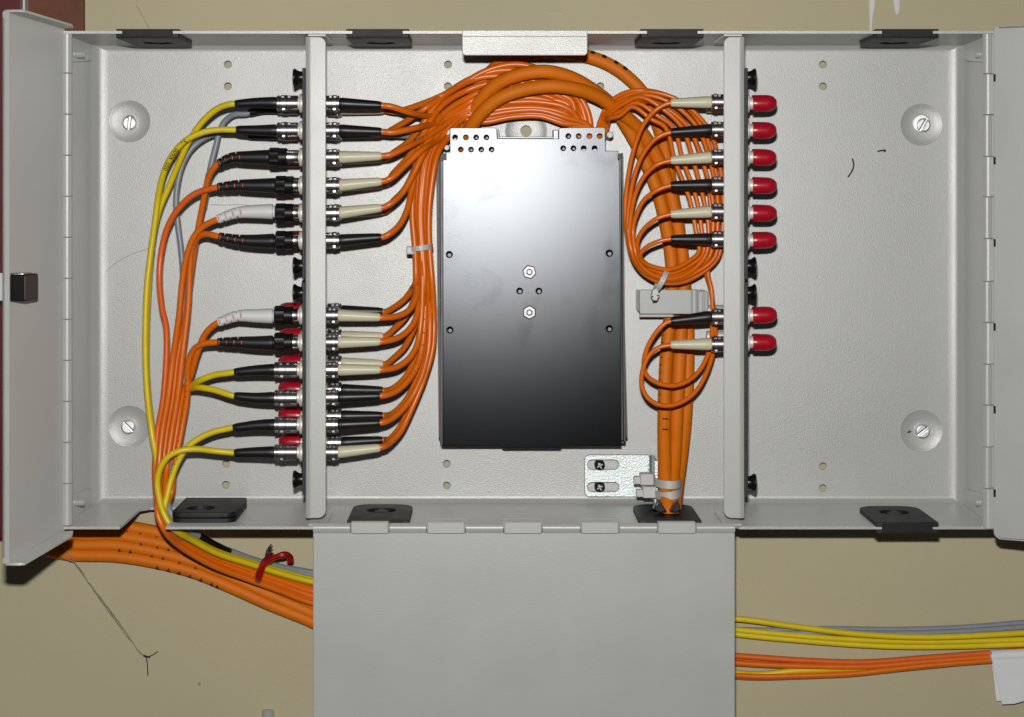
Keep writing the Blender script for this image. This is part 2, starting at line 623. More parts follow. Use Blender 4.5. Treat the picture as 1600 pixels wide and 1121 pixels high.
# slotted screws that hold the box on the wall
SCREW = [(203, 193, 82), (201, 667, -45), (1442, 196, 60), (1441, 674, 38)]
for (x, y, ang) in SCREW:
    c = P(x, y, 0)
    mb = MB()
    R_ = 10.8 * mpp(0)
    gw = 0.00045
    # two half domes with a slot between them
    for s in (1, -1):
        ol = [(gw * s, -sqrt(R_ * R_ - gw * gw))]
        a0 = math.asin(gw / R_)
        pts = [(R_ * sin(t) * s, -R_ * cos(t)) for t in [a0 + (pi - 2 * a0) * k / 14 for k in range(15)]]
        th = radians(ang - 90)
        pts = [(p[0] * cos(th) - p[1] * sin(th) + c.x, p[0] * sin(th) + p[1] * cos(th) + c.z) for p in pts]
        slab(mb, pts, [], -DDEP, -DDEP + 0.0042, WALLFR, 0.0009)
    lathe(mb, (c.x, DDEP, c.z), (0, -1, 0), [(0, R_ * 0.96), (0.0022, R_ * 0.96), (0.0023, R_ * 0.5)], 20)
    mb.build('mounting_screw', M['zinc_screw'], enc)
    if (x, y) == (1442, 196):
        mb = MB()
        c2 = P(1440, 193)
        lathe(mb, (c2.x, DDEP, c2.z), (0, -1, 0), [(0, 0.0054), (0.0006, 0.0054), (0.0008, 0.0050)], 24)
        mb.build('washer', M['zinc_screw'], enc)


def arc_pts(c, r, a0, a1, n=6):
    return [(c[0] + r * cos(a0 + (a1 - a0) * k / n), c[1] + r * sin(a0 + (a1 - a0) * k / n)) for k in range(n + 1)]


# left and right walls : soft bend + flat, profile in (x, h); (offset from the corner, height) in mm
SOFT = [(9.4, 0), (8.4, 0.035), (7.4, 0.12), (6.4, 0.26), (5.4, 0.48), (4.4, 0.82), (3.4, 1.33), (2.5, 2.05), (1.7, 3.0), (1.0, 4.3), (0.5, 6.0), (0.15, 8.2), (0.0, 11.0)]
def side_wall(xb, xr, sgn, name):
    inner = [(xb + sgn * o_ * 0.001 + (xr - xb) * h_ / 90.0, h_ * 0.001) for o_, h_ in SOFT] + [(xr, DEP)]
    outer = [(xr - sgn * SHT, DEP)] + [(x - sgn * SHT * (0.3 if i == len(inner) - 2 else 1), h - (SHT if i == 0 else SHT * 0.3)) for i, (x, h) in reversed(list(enumerate(inner[:-1])))]
    prof = [Vector((x, -h, 0)) for x, h in inner + outer]
    mb = MB()
    extr(mb, prof, (0, 0, ZB), (0, 0, ZT - ZB))
    return mb.build(name, MAT_POWDER, enc)


XRR = (1554 - CX) * (D - DEP) / F
side_wall(XL, XL, 1, 'side_wall')
side_wall(XR, XRR, -1, 'side_wall')

# inner corner flaps where the sheet is folded over
for (px0, px1, y0, y1, xw, sg) in ((0, 0, 95, 60, XL, 1), (0, 0, 100, 62, XR, -1)):
    for zt, zs in ((ZT, -1), (ZB, 1)):
        mb = MB()
        fl = [(0.010, 0), (DEP - 0.004, 0), (DEP - 0.004, 0.016), (0.012, 0.010)]
        O = Vector((xw + sg * 0.0001, 0, zt))
        if sg < 0:
            U = Vector((XRR - XR, -DEP, 0)).normalized()
            O = Vector((xw - 0.0001, 0, zt))
        else:
            U = Vector((0, -1, 0))
        slab(mb, fl, [], 0, 0.0014, (O, U, (0, 0, zs), (sg, 0, 0)), 0.0004)
        mb.build('corner_flap', MAT_POWDER, enc)
        # little stud beside the flap
        mb = MB()
        q = Vector((xw + sg * 0.001, -0.062, zt + zs * 0.0095))
        lathe(mb, q, (sg, 0, 0), [(k * 0.0008, 0.0019 + 0.0003 * (k % 2)) for k in range(9)], 10)
        mb.build('corner_stud', MAT_POWDER, enc)

# top wall: fillet + plate (x, h)
XM0 = (487 - CX) * (D - DEP) / F     # middle compartment limits
XM1 = (1150 - CX) * (D - DEP) / F


def fillet(mb, z, zs, x0, x1, zoff=0):
    pts = arc_pts((RB, RB), RB, -pi / 2, -pi, 6)   # (a along z, h)
    prof = [Vector((0, -h, z + zs * a_)) for a_, h in pts] + [Vector((0, -(h - SHT * 0.6), z + zs * (a_ - SHT * 0.6))) for a_, h in reversed(pts)]
    extr(mb, prof, (x0, 0, 0), (x1 - x0, 0, 0))


mb = MB()
fillet(mb, ZT, -1, XL, XR)
slab(mb, [(XL, RB), (XR, RB), (XRR, DEP), (XL, DEP)], [], 0, SHT, ((0, 0, ZT), (1, 0, 0), (0, -1, 0), (0, 0, 1)))
mb.build('top_wall', MAT_POWDER, enc)

# bottom wall with the open cable slot at the left
SX0, SX1 = -0.2078, -0.1822
HM = 0.081
mb = MB()
fillet(mb, ZB, 1, XL, XR)
ol = [(XL, RB), (XR, RB), (XRR, DEP), (XM1 + 0.002, DEP), (XM1 - 0.002, HM), (XM0 + 0.004, HM), (XM0 + 0.001, DEP),
      (SX1, DEP), (SX1, 0.026), (SX1 - 0.004, 0.020), (SX0 + 0.005, 0.020), (SX0, 0.026), (SX0, DEP - 0.012), (SX0 - 0.0003, DEP), (XL, DEP)]
slab(mb, ol, [], -SHT, 0, ((0, 0, ZB), (1, 0, 0), (0, -1, 0), (0, 0, 1)))
mb.build('bottom_wall', MAT_POWDER, enc)

# hanging catch plate in the middle of the top edge
mb = MB()
fo = pxo(rrect(722, 57, 918, 87, rr=(0, 0, 6, 6)), DEP)
slab(mb, fo, [], DEP - 0.0012, DEP + 0.0006, WALLFR, 0.0004)
a, b_ = P(722, 57, DEP), P(918, 53, DEP)
box(mb, (a.x, -DEP - 0.0005, a.z - 0.0003), (b_.x, -DEP + 0.012, ZT + SHT + 0.0005), 0.0004)
mb.build('catch_plate', MAT_POWDER, enc)

# grommets let into the walls
def grommet(cx_rim, top, parent, w_=0.0352, hole=True):
    cxw = (cx_rim - CX) * (D - DEP) / F
    z = ZT if top else ZB
    s = -1 if top else 1
    hf = (DEP if not (not top and XM0 < cxw < XM1) else HM + 0.002) + 0.0015
    hb = hf - 0.060
    g = empty_part('grommet', (cxw, -hf, z), parent)
    ol = rrect(cxw - w_ / 2, hb, cxw + w_ / 2, hf, rr=(0.011, 0.011, 0.0005, 0.0005), n=7)
    hc = (cxw, hb + 0.024)
    hole_r = 0.0085
    fr = ((0, 0, z), (1, 0, 0), (0, -1, 0), (0, 0, s))
    mb = MB()
    slab(mb, ol, [circ(hc[0], hc[1], hole_r, 24)], 0.0001, 0.0027, fr, 0.0005, 0.0004)
    # plate on the outer side, web between, ribs on the front
    ol2 = rrect(cxw - w_ / 2, hb + 0.004, cxw + w_ / 2, hf, rr=(0.011, 0.011, 0.0005, 0.0005), n=7)
    ot = 0.0010 if top else 0.0018
    slab(mb, ol2, [], -SHT - ot, -SHT - 0.0001, fr, 0.0002)
    o = mb.build('flange', M['gasket'], g)
    mb = MB()
    lathe(mb, (hc[0], -hc[1], z + s * 0.0006), (0, 0, s), [(0, hole_r), (0.0004, hole_r), (0.0005, hole_r * .55), (0.0015, hole_r * 0.5), (0.0016, 0)], 24)
    mb.build('membrane', M['gasket'], g)
    mb = MB()
    zz = sorted((z + s * 0.0020, z - s * (SHT + ot * 0.7)))
    box(mb, (cxw - w_ / 2 + 0.0035, -hf - 0.0009, zz[0]), (cxw + w_ / 2 - 0.0035, -hf + 0.004, zz[1]), 0.0002)
    nr = 26
    for k in range(nr):
        xx = cxw - w_ / 2 + 0.004 + (w_ - 0.008) * (k + .5) / nr
        box(mb, (xx - 0.0003, -hf - 0.0013, zz[0] + 0.0004), (xx + 0.0003, -hf - 0.0008, zz[1] - 0.0004))
    mb.build('ribbed_edge', M['gasket'], g)
    return g


def empty_part(name, loc, parent):
    o = empty(name, loc)
    o.parent = parent
    o.location = Vector(loc) - WL[parent.name]
    return o


for c in (231, 590, 1050, 1417):
    grommet(c, True, enc)
for c in (590, 1049, 1417):
    grommet(c, False, enc)

# dividers
def divider(pxw, sg, px_free, px_round_bottom):
    """pxw: outer face of the web at the rim, sg=+1 flange runs to the right"""
    hf = DEP - 0.001
    xw = (pxw - CX) * (D - hf) / F
    xf = (px_free - CX) * (D - hf) / F
    zt, zb = P(0, 58, hf).z, P(0, 810, hf).z
    dv = empty_part('divider', (xw, -hf, (zt + zb) / 2), enc)
    # web + bend + flange profile in (x,h)
    R2 = 0.0028
    inner_t = 0.0015
    arc = arc_pts((xw + sg * R2, hf - R2), R2, (pi if sg > 0 else 0), pi / 2, 6)
    arc_i = [(xw + sg * R2 + (x - xw - sg * R2) * (R2 - inner_t) / R2, hf - R2 + (h - hf + R2) * (R2 - inner_t) / R2) for x, h in arc]
    prof = [(xw, 0.0005)] + arc + [(xw + sg * (R2 + 0.0002), hf)] + [(xw + sg * (R2 + 0.0002), hf - inner_t)] + list(reversed(arc_i)) + [(xw + sg * inner_t, 0.0005)]
    mb = MB()
    extr(mb, [Vector((x, -h, 0)) for x, h in prof], (0, 0, zb), (0, 0, zt - zb))
    x0 = xw + sg * R2
    lo_, hi_ = min(x0, xf), max(x0, xf)
    rr = (0, 0.0045, 0.004, 0) if sg > 0 else (0.0045, 0, 0, 0.004)
    slab(mb, rrect(lo_, zb, hi_, zt, rr=rr), [], hf - inner_t, hf, WALLFR, 0.0003)
    mb.build('divider_panel', MAT_DOOR, dv)
    # feet screwed to the top and bottom wall
    for z, s in ((ZT, -1), (ZB, 1)):
        mb = MB()
        xa, xb2 = xw + sg * 0.0015, xf
        zz = sorted((z + s * 0.0001, z + s * 0.0014))
        box(mb, (min(xa, xb2), -hf + 0.0004, zz[0]), (max(xa, xb2), -hf + 0.05, zz[1]), 0.0003)
        mb.build('foot_tab', MAT_DOOR, dv)
    return xw


XW1 = divider(477, 1, 509, True)
XW2 = divider(1164, -1, 1131, True)

# ---- adapter strips
ROWS = [162, 204, 246, 290, 333, 376, 493, 535, 578, 621, 664, 707]
HF_, HR_ = 0.065, 0.020          # heights of the front and rear connector rows


def zrow(y):
    return P(0, y, HF_).z


def strip(xw, sg, y0, y1, rows, knobs):
    """black adapter strip on the outside of a divider. sg=-1: strip lies left of the wall"""
    z0, z1 = P(0, y1, DEP).z, P(0, y0, DEP).z
    st = empty_part('adapter_strip', (xw, -0.045, (z0 + z1) / 2), enc)
    mb = MB()
    xx = sorted((xw + sg * 0.0001, xw + sg * 0.0019))
    box(mb, (xx[0], -0.0875, z0), (xx[1], -0.004, z1), 0.0003)
    # serrated front edge
    n = int((z1 - z0) / 0.0022)
    for k in range(n):
        zz = z0 + (z1 - z0) * (k + .5) / n
        box(mb, (xx[0] + 0.0003, -0.0880, zz - 0.0005), (xx[1] - 0.0003, -0.0873, zz + 0.0005))
    mb.build('backing_plate', M['black_strip'], st)
    for y in rows:
        for h in (HF_, HR_):
            mb = MB()
            o = (xw + sg * 0.0019, -h, zrow(y))
            kn = [(0, 0.0051), (0.0003, 0.0055), (0.0031, 0.0055), (0.0035, 0.0051), (0.0035, 0.0036), (0.0095, 0.0036), (0.0095, 0.003)]
            lathe(mb, o, (sg, 0, 0), kn, 36, knurl=(1, 2, 0.0004))
            o2 = (xw, -h, zrow(y))
            lathe(mb, o2, (-sg, 0, 0), [(0, 0.0036), (0.014, 0.0036), (0.014, 0.003)], 16)
            mb.build('adapter', M['bright_nickel'], st)
    for y in knobs:
        for h in (HF_ + 0.005, HR_ - 0.004):
            mb = MB()
            o = (xw + sg * 0.0019, -h, zrow(y))
            lathe(mb, o, (sg, 0, 0), [(0, 0.0033), (0.0016, 0.0034), (0.0034, 0.0036), (0.0046, 0.0042), (0.0056, 0.0050), (0.0064, 0.0050), (0.0068, 0.0044)], 20)
            mb.build('push_knob', M['black_plastic'], st)


strip(XW1, -1, 106, 437, ROWS[:6], (122, 415))
strip(XW1, -1, 441, 775, ROWS[6:], (457, 747))
strip(XW2, 1, 106, 437, ROWS[:6], (122, 415))
strip(XW2, 1, 441, 775, ROWS[6:8], (457, 752))

# ------------------------------------------------------------------ doors and hinges
def knuckle(parent, c, ax, L, r, name='hinge_knuckle', mat=None):
    mb = MB()
    c, ax = Vector(c), Vector(ax)
    g = 0.00022
    lathe(mb, c - ax * (L / 2 - g), ax, [(0, r - 0.0002), (0.0002, r), (L - 2 * g - 0.0002, r), (L - 2 * g, r - 0.0002)], 20)
    return mb


def door_frame(name, loc):
    return empty_part(name, loc, enc)


# left door, standing straight out of the wall
HHL = P(105, 400, DEP)
ldoor = door_frame('side_door', HHL)
zt_, zb_ = Z0 + (CY - 42) * (D - DEP) / F, Z0 - (832 - CY) * (D - DEP) / F
O = Vector(((100 - CX) * (D - DEP) / F, -0.088, 0))
E = P(8, 0, 0.192)
U = Vector((E.x - O.x, -(0.192 - 0.088), 0))
DL = U.length
U.normalize()
Win = Vector((-U.y, U.x, 0))
if Win.x < 0:
    Win = -Win
mb = MB()
slab(mb, rrect(0, zb_, DL, zt_, rr=(0, 0.004, 0.004, 0)), [], -0.0013, 0, (O, U, (0, 0, 1), Win), 0.0003)
mb.build('door_panel', MAT_DOOR, ldoor)
for z, s in ((zt_, 1), (zb_, -1)):
    mb = MB()
    fl = [(0.006, 0), (DL - 0.001, 0), (DL - 0.0005, 0.007), (DL - 0.002, 0.0095), (0.018, 0.0095), (0.004, 0.006)]
    fr = (O + Vector((0, 0, z)), U, Win, Vector((0, 0, 1)))
    ww = sorted((0, -s * 0.0013))
    slab(mb, fl, [], ww[0], ww[1], fr, 0.0003)
    mb.build('door_lip', MAT_DOOR, ldoor)
mb = MB()
slab(mb, [(DL - 0.0012, -0.0013), (DL, -0.0013), (DL, 0.0022), (DL - 0.0012, 0.0022)], [], zb_ + 0.001, zt_ - 0.001, (O, U, Win, (0, 0, 1)), 0.0004)
mb.build('door_lip', MAT_DOOR, ldoor)
# black latch block at the free edge
lt_ = empty_part('latch', O + U * DL + Vector((0, 0, P(0, 449, 0.19).z)), ldoor)
zl0, zl1 = P(0, 471, 0.19).z, P(0, 430, 0.19).z
mb = MB()
slab(mb, rrect(DL - 0.0255, zl0, DL - 0.003, zl1, 0.0006), [], 0.0001, 0.009, (O, U, (0, 0, 1), Win), 0.0003)
mb.build('latch_body', M['latch'], lt_)
mb = MB()
slab(mb, rrect(DL - 0.0252, zl0 + 0.0004, DL - 0.0034, zl1 - 0.0004, 0.0004), [], 0.0089, 0.0094, (O, U, (0, 0, 1), Win), 0.0002)
mb.build('latch_face', M['latch_grey'], lt_)
mb = MB()
slab(mb, rrect(DL - 0.020, zl1 - 0.0002, DL - 0.006, zl1 + 0.0008, 0.0003), [], 0.001, 0.0075, (O, U, (0, 0, 1), Win), 0.0002)
mb.build('latch_catch', M['nickel'], lt_)

yb = [53, 115, 179, 243, 307, 371, 435, 499, 563, 627, 691, 755, 821]
for i in range(12):
    y0, y1 = yb[i], yb[i + 1]
    c = P(105, (y0 + y1) / 2, DEP)
    L = (y1 - y0) * mpp(DEP)
    mb = knuckle(None, c, (0, 0, 1), L, 0.0028)
    if i % 2:
        box(mb, (O.x - 0.0016, c.y + 0.0005, c.z - L / 2 + 0.0003), (c.x - 0.001, c.y + 0.0026, c.z + L / 2 - 0.0003), 0.0003)
        mb.build('hinge_knuckle', MAT_DOOR, ldoor)
    else:
        box(mb, (XL - 0.0008, c.y + 0.001, c.z - L / 2 + 0.0003), (c.x + 0.002, c.y + 0.0026, c.z + L / 2 - 0.0003), 0.0003)
        mb.build('hinge_knuckle', MAT_DOOR, enc)

# right door, opened wide; it runs out of the picture
rdoor = door_frame('side_door', P(1544, 400, DEP))
zt2, zb2 = Z0 + (CY - 42) * (D - DEP) / F, Z0 - (841 - CY) * (D - DEP) / F
O2 = Vector(((1550.5 - CX) * (D - DEP) / F, -0.0925, 0))
U2 = Vector((cos(radians(28)), -sin(radians(28)), 0))
W2 = Vector((-sin(radians(28)), -cos(radians(28)), 0))
mb = MB()
slab(mb, rrect(0, zb2, 0.135, zt2, rr=(0.004, 0.004, 0.004, 0.002)), [], -0.0013, 0, (O2, U2, (0, 0, 1), W2), 0.0005)
mb.build('door_panel', MAT_DOOR, rdoor)
for z, s in ((zt2, 1), (zb2, -1)):
    mb = MB()
    fr = (O2 + Vector((0, 0, z)), U2, -W2, Vector((0, 0, 1)))
    ww = sorted((0, -s * 0.0013))
    slab(mb, [(0.003, 0), (0.131, 0), (0.128, 0.009), (0.010, 0.009)], [], ww[0], ww[1], fr, 0.0003)
    mb.build('door_lip', MAT_DOOR, rdoor)
yr = [53, 116, 180, 245, 308, 373, 440, 504, 569, 633, 698, 763, 826]
for i in range(12):
    y0, y1 = yr[i], yr[i + 1]
    c = P(1544, (y0 + y1) / 2, DEP)
    L = (y1 - y0) * mpp(DEP)
    if i % 2:
        mb = knuckle(None, c, (0, 0, 1), L, 0.0031)
        box(mb, (c.x, c.y - 0.0031, c.z - L / 2 + 0.0004), (c.x + 0.0029, c.y + 0.001, c.z + L / 2 - 0.0004), 0.0004)
        mb.build('hinge_knuckle', MAT_DOOR, enc)
        mb = MB()
        box(mb, (c.x + 0.0022, c.y - 0.0034, c.z + L / 2 - 0.0045), (c.x + 0.0034, c.y - 0.0005, c.z + L / 2 - 0.0003))
        mb.build('hinge_slot', M['black_plastic'], enc)
    else:
        mb = knuckle(None, c - Vector((0.0006, 0, 0)), (0, 0, 1), L, 0.0025)
        box(mb, (c.x, c.y + 0.0003, c.z - L / 2 + 0.0003), (O2.x + 0.002, c.y + 0.0018, c.z + L / 2 - 0.0003), 0.0003)
        mb.build('hinge_knuckle', MAT_DOOR, rdoor)

# bottom door hanging down flat
bdoor = door_frame('drop_down_door', P(818, 830, DEP))
zh = P(0, 825, DEP).z
xa, xb = (489 - CX) * (D - DEP) / F, (1148.5 - CX) * (D - DEP) / F
mb = MB()
ztop = P(0, 833.5, DEP).z
slab(mb, rrect(xa, ztop - 0.272, xb, ztop, rr=(0.004, 0.004, 0.0008, 0.0008)), [], DEP - 0.003, DEP - 0.0006, WALLFR, 0.0006)
mb.build('door_panel', MAT_DOOR, bdoor)
for x, s in ((xa, 1), (xb, -1)):
    mb = MB()
    xx = sorted((x, x + s * 0.0013))
    box(mb, (xx[0], -DEP + 0.0031, ztop - 0.270), (xx[1], -DEP + 0.013, ztop - 0.006), 0.0004)
    mb.build('door_lip', MAT_DOOR, bdoor)
xs = [489, 548, 608, 667, 727, 787, 847, 907, 967, 1027, 1087, 1148.5]
for i in range(11):
    x0, x1 = xs[i], xs[i + 1]
    c = P((x0 + x1) / 2, 825, DEP)
    L = (x1 - x0) * mpp(DEP)
    if i % 2:
        mb = knuckle(None, c + Vector((0, 0, 0.0001)), (1, 0, 0), L, 0.0030)
        box(mb, (c.x - L / 2 + 0.0004, c.y - 0.0032, c.z - 0.0028), (c.x + L / 2 - 0.0004, c.y + 0.0006, c.z + 0.0036), 0.0005)
        box(mb, (c.x - L / 2 + 0.0004, c.y - 0.0012, c.z + 0.003), (c.x + L / 2 - 0.0004, -HM + 0.002, ZB - SHT - 0.0003), 0.0003)
        mb.build('hinge_knuckle', MAT_DOOR, enc)
    else:
        mb = knuckle(None, c, (1, 0, 0), L, 0.0027)
        box(mb, (c.x - L / 2 + 0.0003, c.y + 0.0002, c.z - 0.0032), (c.x + L / 2 - 0.0003, c.y + 0.0019, c.z), 0.0003)
        mb.build('hinge_knuckle', MAT_DOOR, bdoor)
# strip of the bottom wall folded down behind the hinge
mb = MB()
box(mb, (xa, -HM - 0.0014, zh - 0.001), (xb, -HM - 0.0002, ZB - SHT - 0.0002), 0.0003)
mb.build('hinge_leaf', MAT_DOOR, enc)

# ------------------------------------------------------------------ loose grommet on the bottom wall
lg = empty('loose_grommet', P(320, 800, 0.07))
tag(lg, 'black rubber grommet lying loose on the bottom wall beside the cable slot', 'grommet')
cxw = P(321, 800, 0.06).x
ol = rrect(P(267, 800, 0.078).x, 0.022, P(367, 800, 0.078).x, 0.079, rr=(0.0006, 0.0006, 0.006, 0.006), n=7)
hc = (P(313, 0, 0.064).x, 0.0625)
hr = 0.0083
for k, (w0, w1) in enumerate(((0.0002, 0.0026), (0.0036, 0.0062))):
    mb = MB()
    fr = ((0, 0, ZB), (1, 0, 0), (0, -1, 0), (0, 0, 1))
    sh = -0.0012 if k == 0 else 0
    slab(mb, [(p[0], p[1] + sh) for p in ol], [circ(hc[0], hc[1] + sh, hr, 24)] if k else [], w0, w1, fr, 0.0005, 0.0004)
    mb.build('flange', M['gasket'], lg)
mb = MB()
slab(mb, rrect(hc[0] - 0.013, 0.026, hc[0] + 0.015, 0.0755, 0.004), [], 0.0025, 0.0037, ((0, 0, ZB), (1, 0, 0), (0, -1, 0), (0, 0, 1)))
mb.build('web', M['gasket'], lg)
mb = MB()
lathe(mb, (hc[0], -hc[1], ZB + 0.0037), (0, 0, 1), [(0, hr), (0.0004, hr), (0.0005, hr * .5), (0.0014, hr * 0.45), (0.0015, 0)], 24)
mb.build('membrane', M['gasket'], lg)

# ------------------------------------------------------------------ splice cassette in the middle
TH = 0.040
cas = empty('splice_cassette', P(830, 450, 0))
tag(cas, 'flat satin metal splice cassette with a smudged cover in the middle compartment', 'cassette')
ol = [(692, 697), (692, 250), (697, 250), (697, 238), (703, 238), (703, 201), (706, 200), (774, 200), (776, 202), (777, 217), (873, 217), (873, 203), (875, 200), (943, 199), (946, 201),
      (946, 236), (966, 236), (966, 250), (968, 250), (971, 697), (877, 697), (876, 700), (785, 700), (784, 697)]
ol.reverse()
hp = [(711, 215), (728, 215), (744, 215), (760, 215), (888, 213), (904, 213), (921, 213), (937, 213),
      (720, 234), (736, 234), (752, 234), (768, 234), (880, 232), (896, 232), (912, 232), (929, 232)]
hb2 = [(702, 398, 5.2), (952, 396, 5.4), (703, 516, 5.2), (952, 514, 5.4), (812, 455, 5), (842, 455, 5)]
hl = [pxo(circ(x, y, 4.2, 12), TH) for x, y in hp] + [pxo(circ(x, y, r, 14), TH) for x, y, r in hb2]
mb = MB()
slab(mb, pxo(ol, TH), hl, TH - 0.0012, TH, WALLFR, 0.0003, 0.0002)
cover = mb.build('cover', M['cover'], cas)
# bent edges beside the notch and rolled notch floor
for (x0, x1, y0, y1) in ((777, 780, 203, 218), (864, 873, 203, 218)):
    mb = MB()
    a, b_ = P(x0, y1, TH), P(x1, y0, TH)
    box(mb, (a.x, -TH + 0.0003, a.z), (b_.x, -TH + 0.012, b_.z), 0.0004)
    mb.build('notch_flange', M['cover'], cas)
mb = MB()
a, b_ = P(779, 218, TH), P(872, 214, TH)
box(mb, (a.x, -TH + 0.0005, a.z + 0.0004), (b_.x, -TH + 0.010, b_.z), 0.0003)
mb.build('notch_floor', M['cover'], cas)
# side flanges of the cover
for (x, y0, y1, s) in ((689, 252, 696, 1), (970, 248, 696, -1)):
    mb = MB()
    a, b_ = P(x, y1, TH - 0.004), P(x, y0, TH - 0.004)
    box(mb, (min(a.x, a.x + s * 0.0012), -TH + 0.0014, a.z), (max(a.x, a.x + s * 0.0012), -TH + 0.012, b_.z), 0.0002)
    mb.build('side_flange', M['steel_dark'], cas)
# two lower trays, slightly skewed
for (hh, x0t, x1t, x0b, x1b, yt, ybm) in ((0.0255, 684, 972, 688, 976, 240, 690), (0.0135, 682, 968, 686, 979, 246, 684), (0.004, 690, 970, 692, 972, 250, 680)):
    mb = MB()
    ol = [(x0t, yt), (x1t, yt), (x1b, ybm), (x0b, ybm)]
    slab(mb, pxo(ol, hh), [], hh - 0.0008, hh, WALLFR, 0.0002)
    q = [P(x, y, hh) for x, y in ol]
    for (i, j, s) in ((0, 3, 1), (1, 2, -1), (3, 2, 0)):
        A_, B_ = q[i], q[j]
        d = (B_ - A_)
        t = Vector((s * 0.001, 0, 0 if s else 0.001))
        pr = [A_, B_, B_ + t, A_ + t]
        extr(mb, pr, (0, -0.0001, 0), (0, -0.0085 if hh > 0.01 else -0.008, 0))
    mb.build('tray', M['tray_dark'], cas)
# spacer posts at the hinge corners, seen white at left and right
for (x, y, h, r) in ((699, 207, 0.036, 5), (698, 231, 0.036, 4.5), (953, 211, 0.036, 5.5), (960, 247, 0.037, 4)):
    mb = MB()
    c = P(x, y, 0)
    c = P(x, y, h)
    lathe(mb, (c.x, -0.002, c.z), (0, -1, 0), [(0, r * 0.00038), (h - 0.003, r * 0.00038), (h - 0.002, r * 0.0003)], 14)
    mb.build('spacer_post', M['tie'], cas)
# studs seen through the perforations
for i, (x, y) in enumerate(hp):
    if i in (2, 3, 4, 5, 9, 10, 11, 12, 13):
        c = P(x + 0.7, y + 0.8, TH - 0.006)
        mb = MB()
        lathe(mb, (c.x, -TH + 0.012, c.z), (0, -1, 0), [(0, 0.0011), (0.005, 0.0011), (0.0056, 0.0007)], 10)
        mb.build('pin', M['pin_steel'], cas)
for x, y, r in hb2:
    c = P(x + 0.5, y + 0.8, TH - 0.006)
    mb = MB()
    lathe(mb, (c.x, -TH + 0.014, c.z), (0, -1, 0), [(0, 0.0017), (0.0075, 0.0017), (0.0084, 0.0011)], 12)
    mb.build('pin', M['pin_steel'], cas)
for k, (x, y, rot) in enumerate(((827, 425, 0.26), (827, 488, 0.0))):
    c = P(x, y, TH)
    mb = MB()
    lathe(mb, (c.x, -TH - 0.0002, c.z), (0, -1, 0), [(0, 0.0042), (0.0024, 0.0042), (0.0029, 0.0036), (0.0029, 0.0023), (0.0022, 0.0021)], 6, phase=rot)
    lathe(mb, (c.x, -TH - 0.0002, c.z), (0, -1, 0), [(0, 0.0017), (0.0034, 0.0017), (0.0038, 0.0012)], 14)
    mb.build('nut', M['nut_steel'], cas)


# ------------------------------------------------------------------ plugs and cables
def pts3(lst):
    return [P(*p) for p in lst]


def ext(lst, h_list=None):
    return lst


def make_boot(parent, path_px, h, kind, mat):
    """path_px from the nut end to the cable end"""
    pth = cr([P(x, y, h) for x, y in path_px], 14 if kind == 'slotted' else 6)
    n = len(pth)
    L = [0]
    for i in range(1, n):
        L.append(L[-1] + (pth[i] - pth[i - 1]).length)
    mb = MB()
    if kind == 'plain':
        rad = [0.0036 - 0.0012 * (l / L[-1]) for l in L]
        rad[0] = 0.0033
        rad[-1] = 0.0021
        pth2, rad2 = pth, rad
        sweep(mb, pth2, rad2, 16)
    else:
        # bend relief: slits cut alternately into the front and the flanks show the cable inside
        tot = L[-1]
        fine = []
        rads = []
        slit = []
        m = 120
        j = 0
        for k in range(m + 1):
            s = tot * k / m
            while j < n - 2 and L[j + 1] < s:
                j += 1
            t = (s - L[j]) / max(L[j + 1] - L[j], 1e-9)
            fine.append(pth[j].lerp(pth[j + 1], min(t, 1)))
            u = s / tot
            r = 0.0043 - 0.0018 * max(0, (u - 0.08) / 0.92) ** 1.1
            if u < 0.04:
                r = 0.0034
            q = (u - 0.52) / 0.46 * 7.0
            slit.append(int(q) if 0 <= q < 7 and (q % 1.0) > 0.78 else -1)
            rads.append(r)

        def sec(i, a, r):
            if slit[i] < 0:
                return r
            d = abs(sin(a)) if slit[i] % 2 else abs(cos(a))
            return 0.00155 if d > 0.70 else r
        sweep(mb, fine, rads, 20, sec)
    mb.build('boot', mat, parent, angle=40)


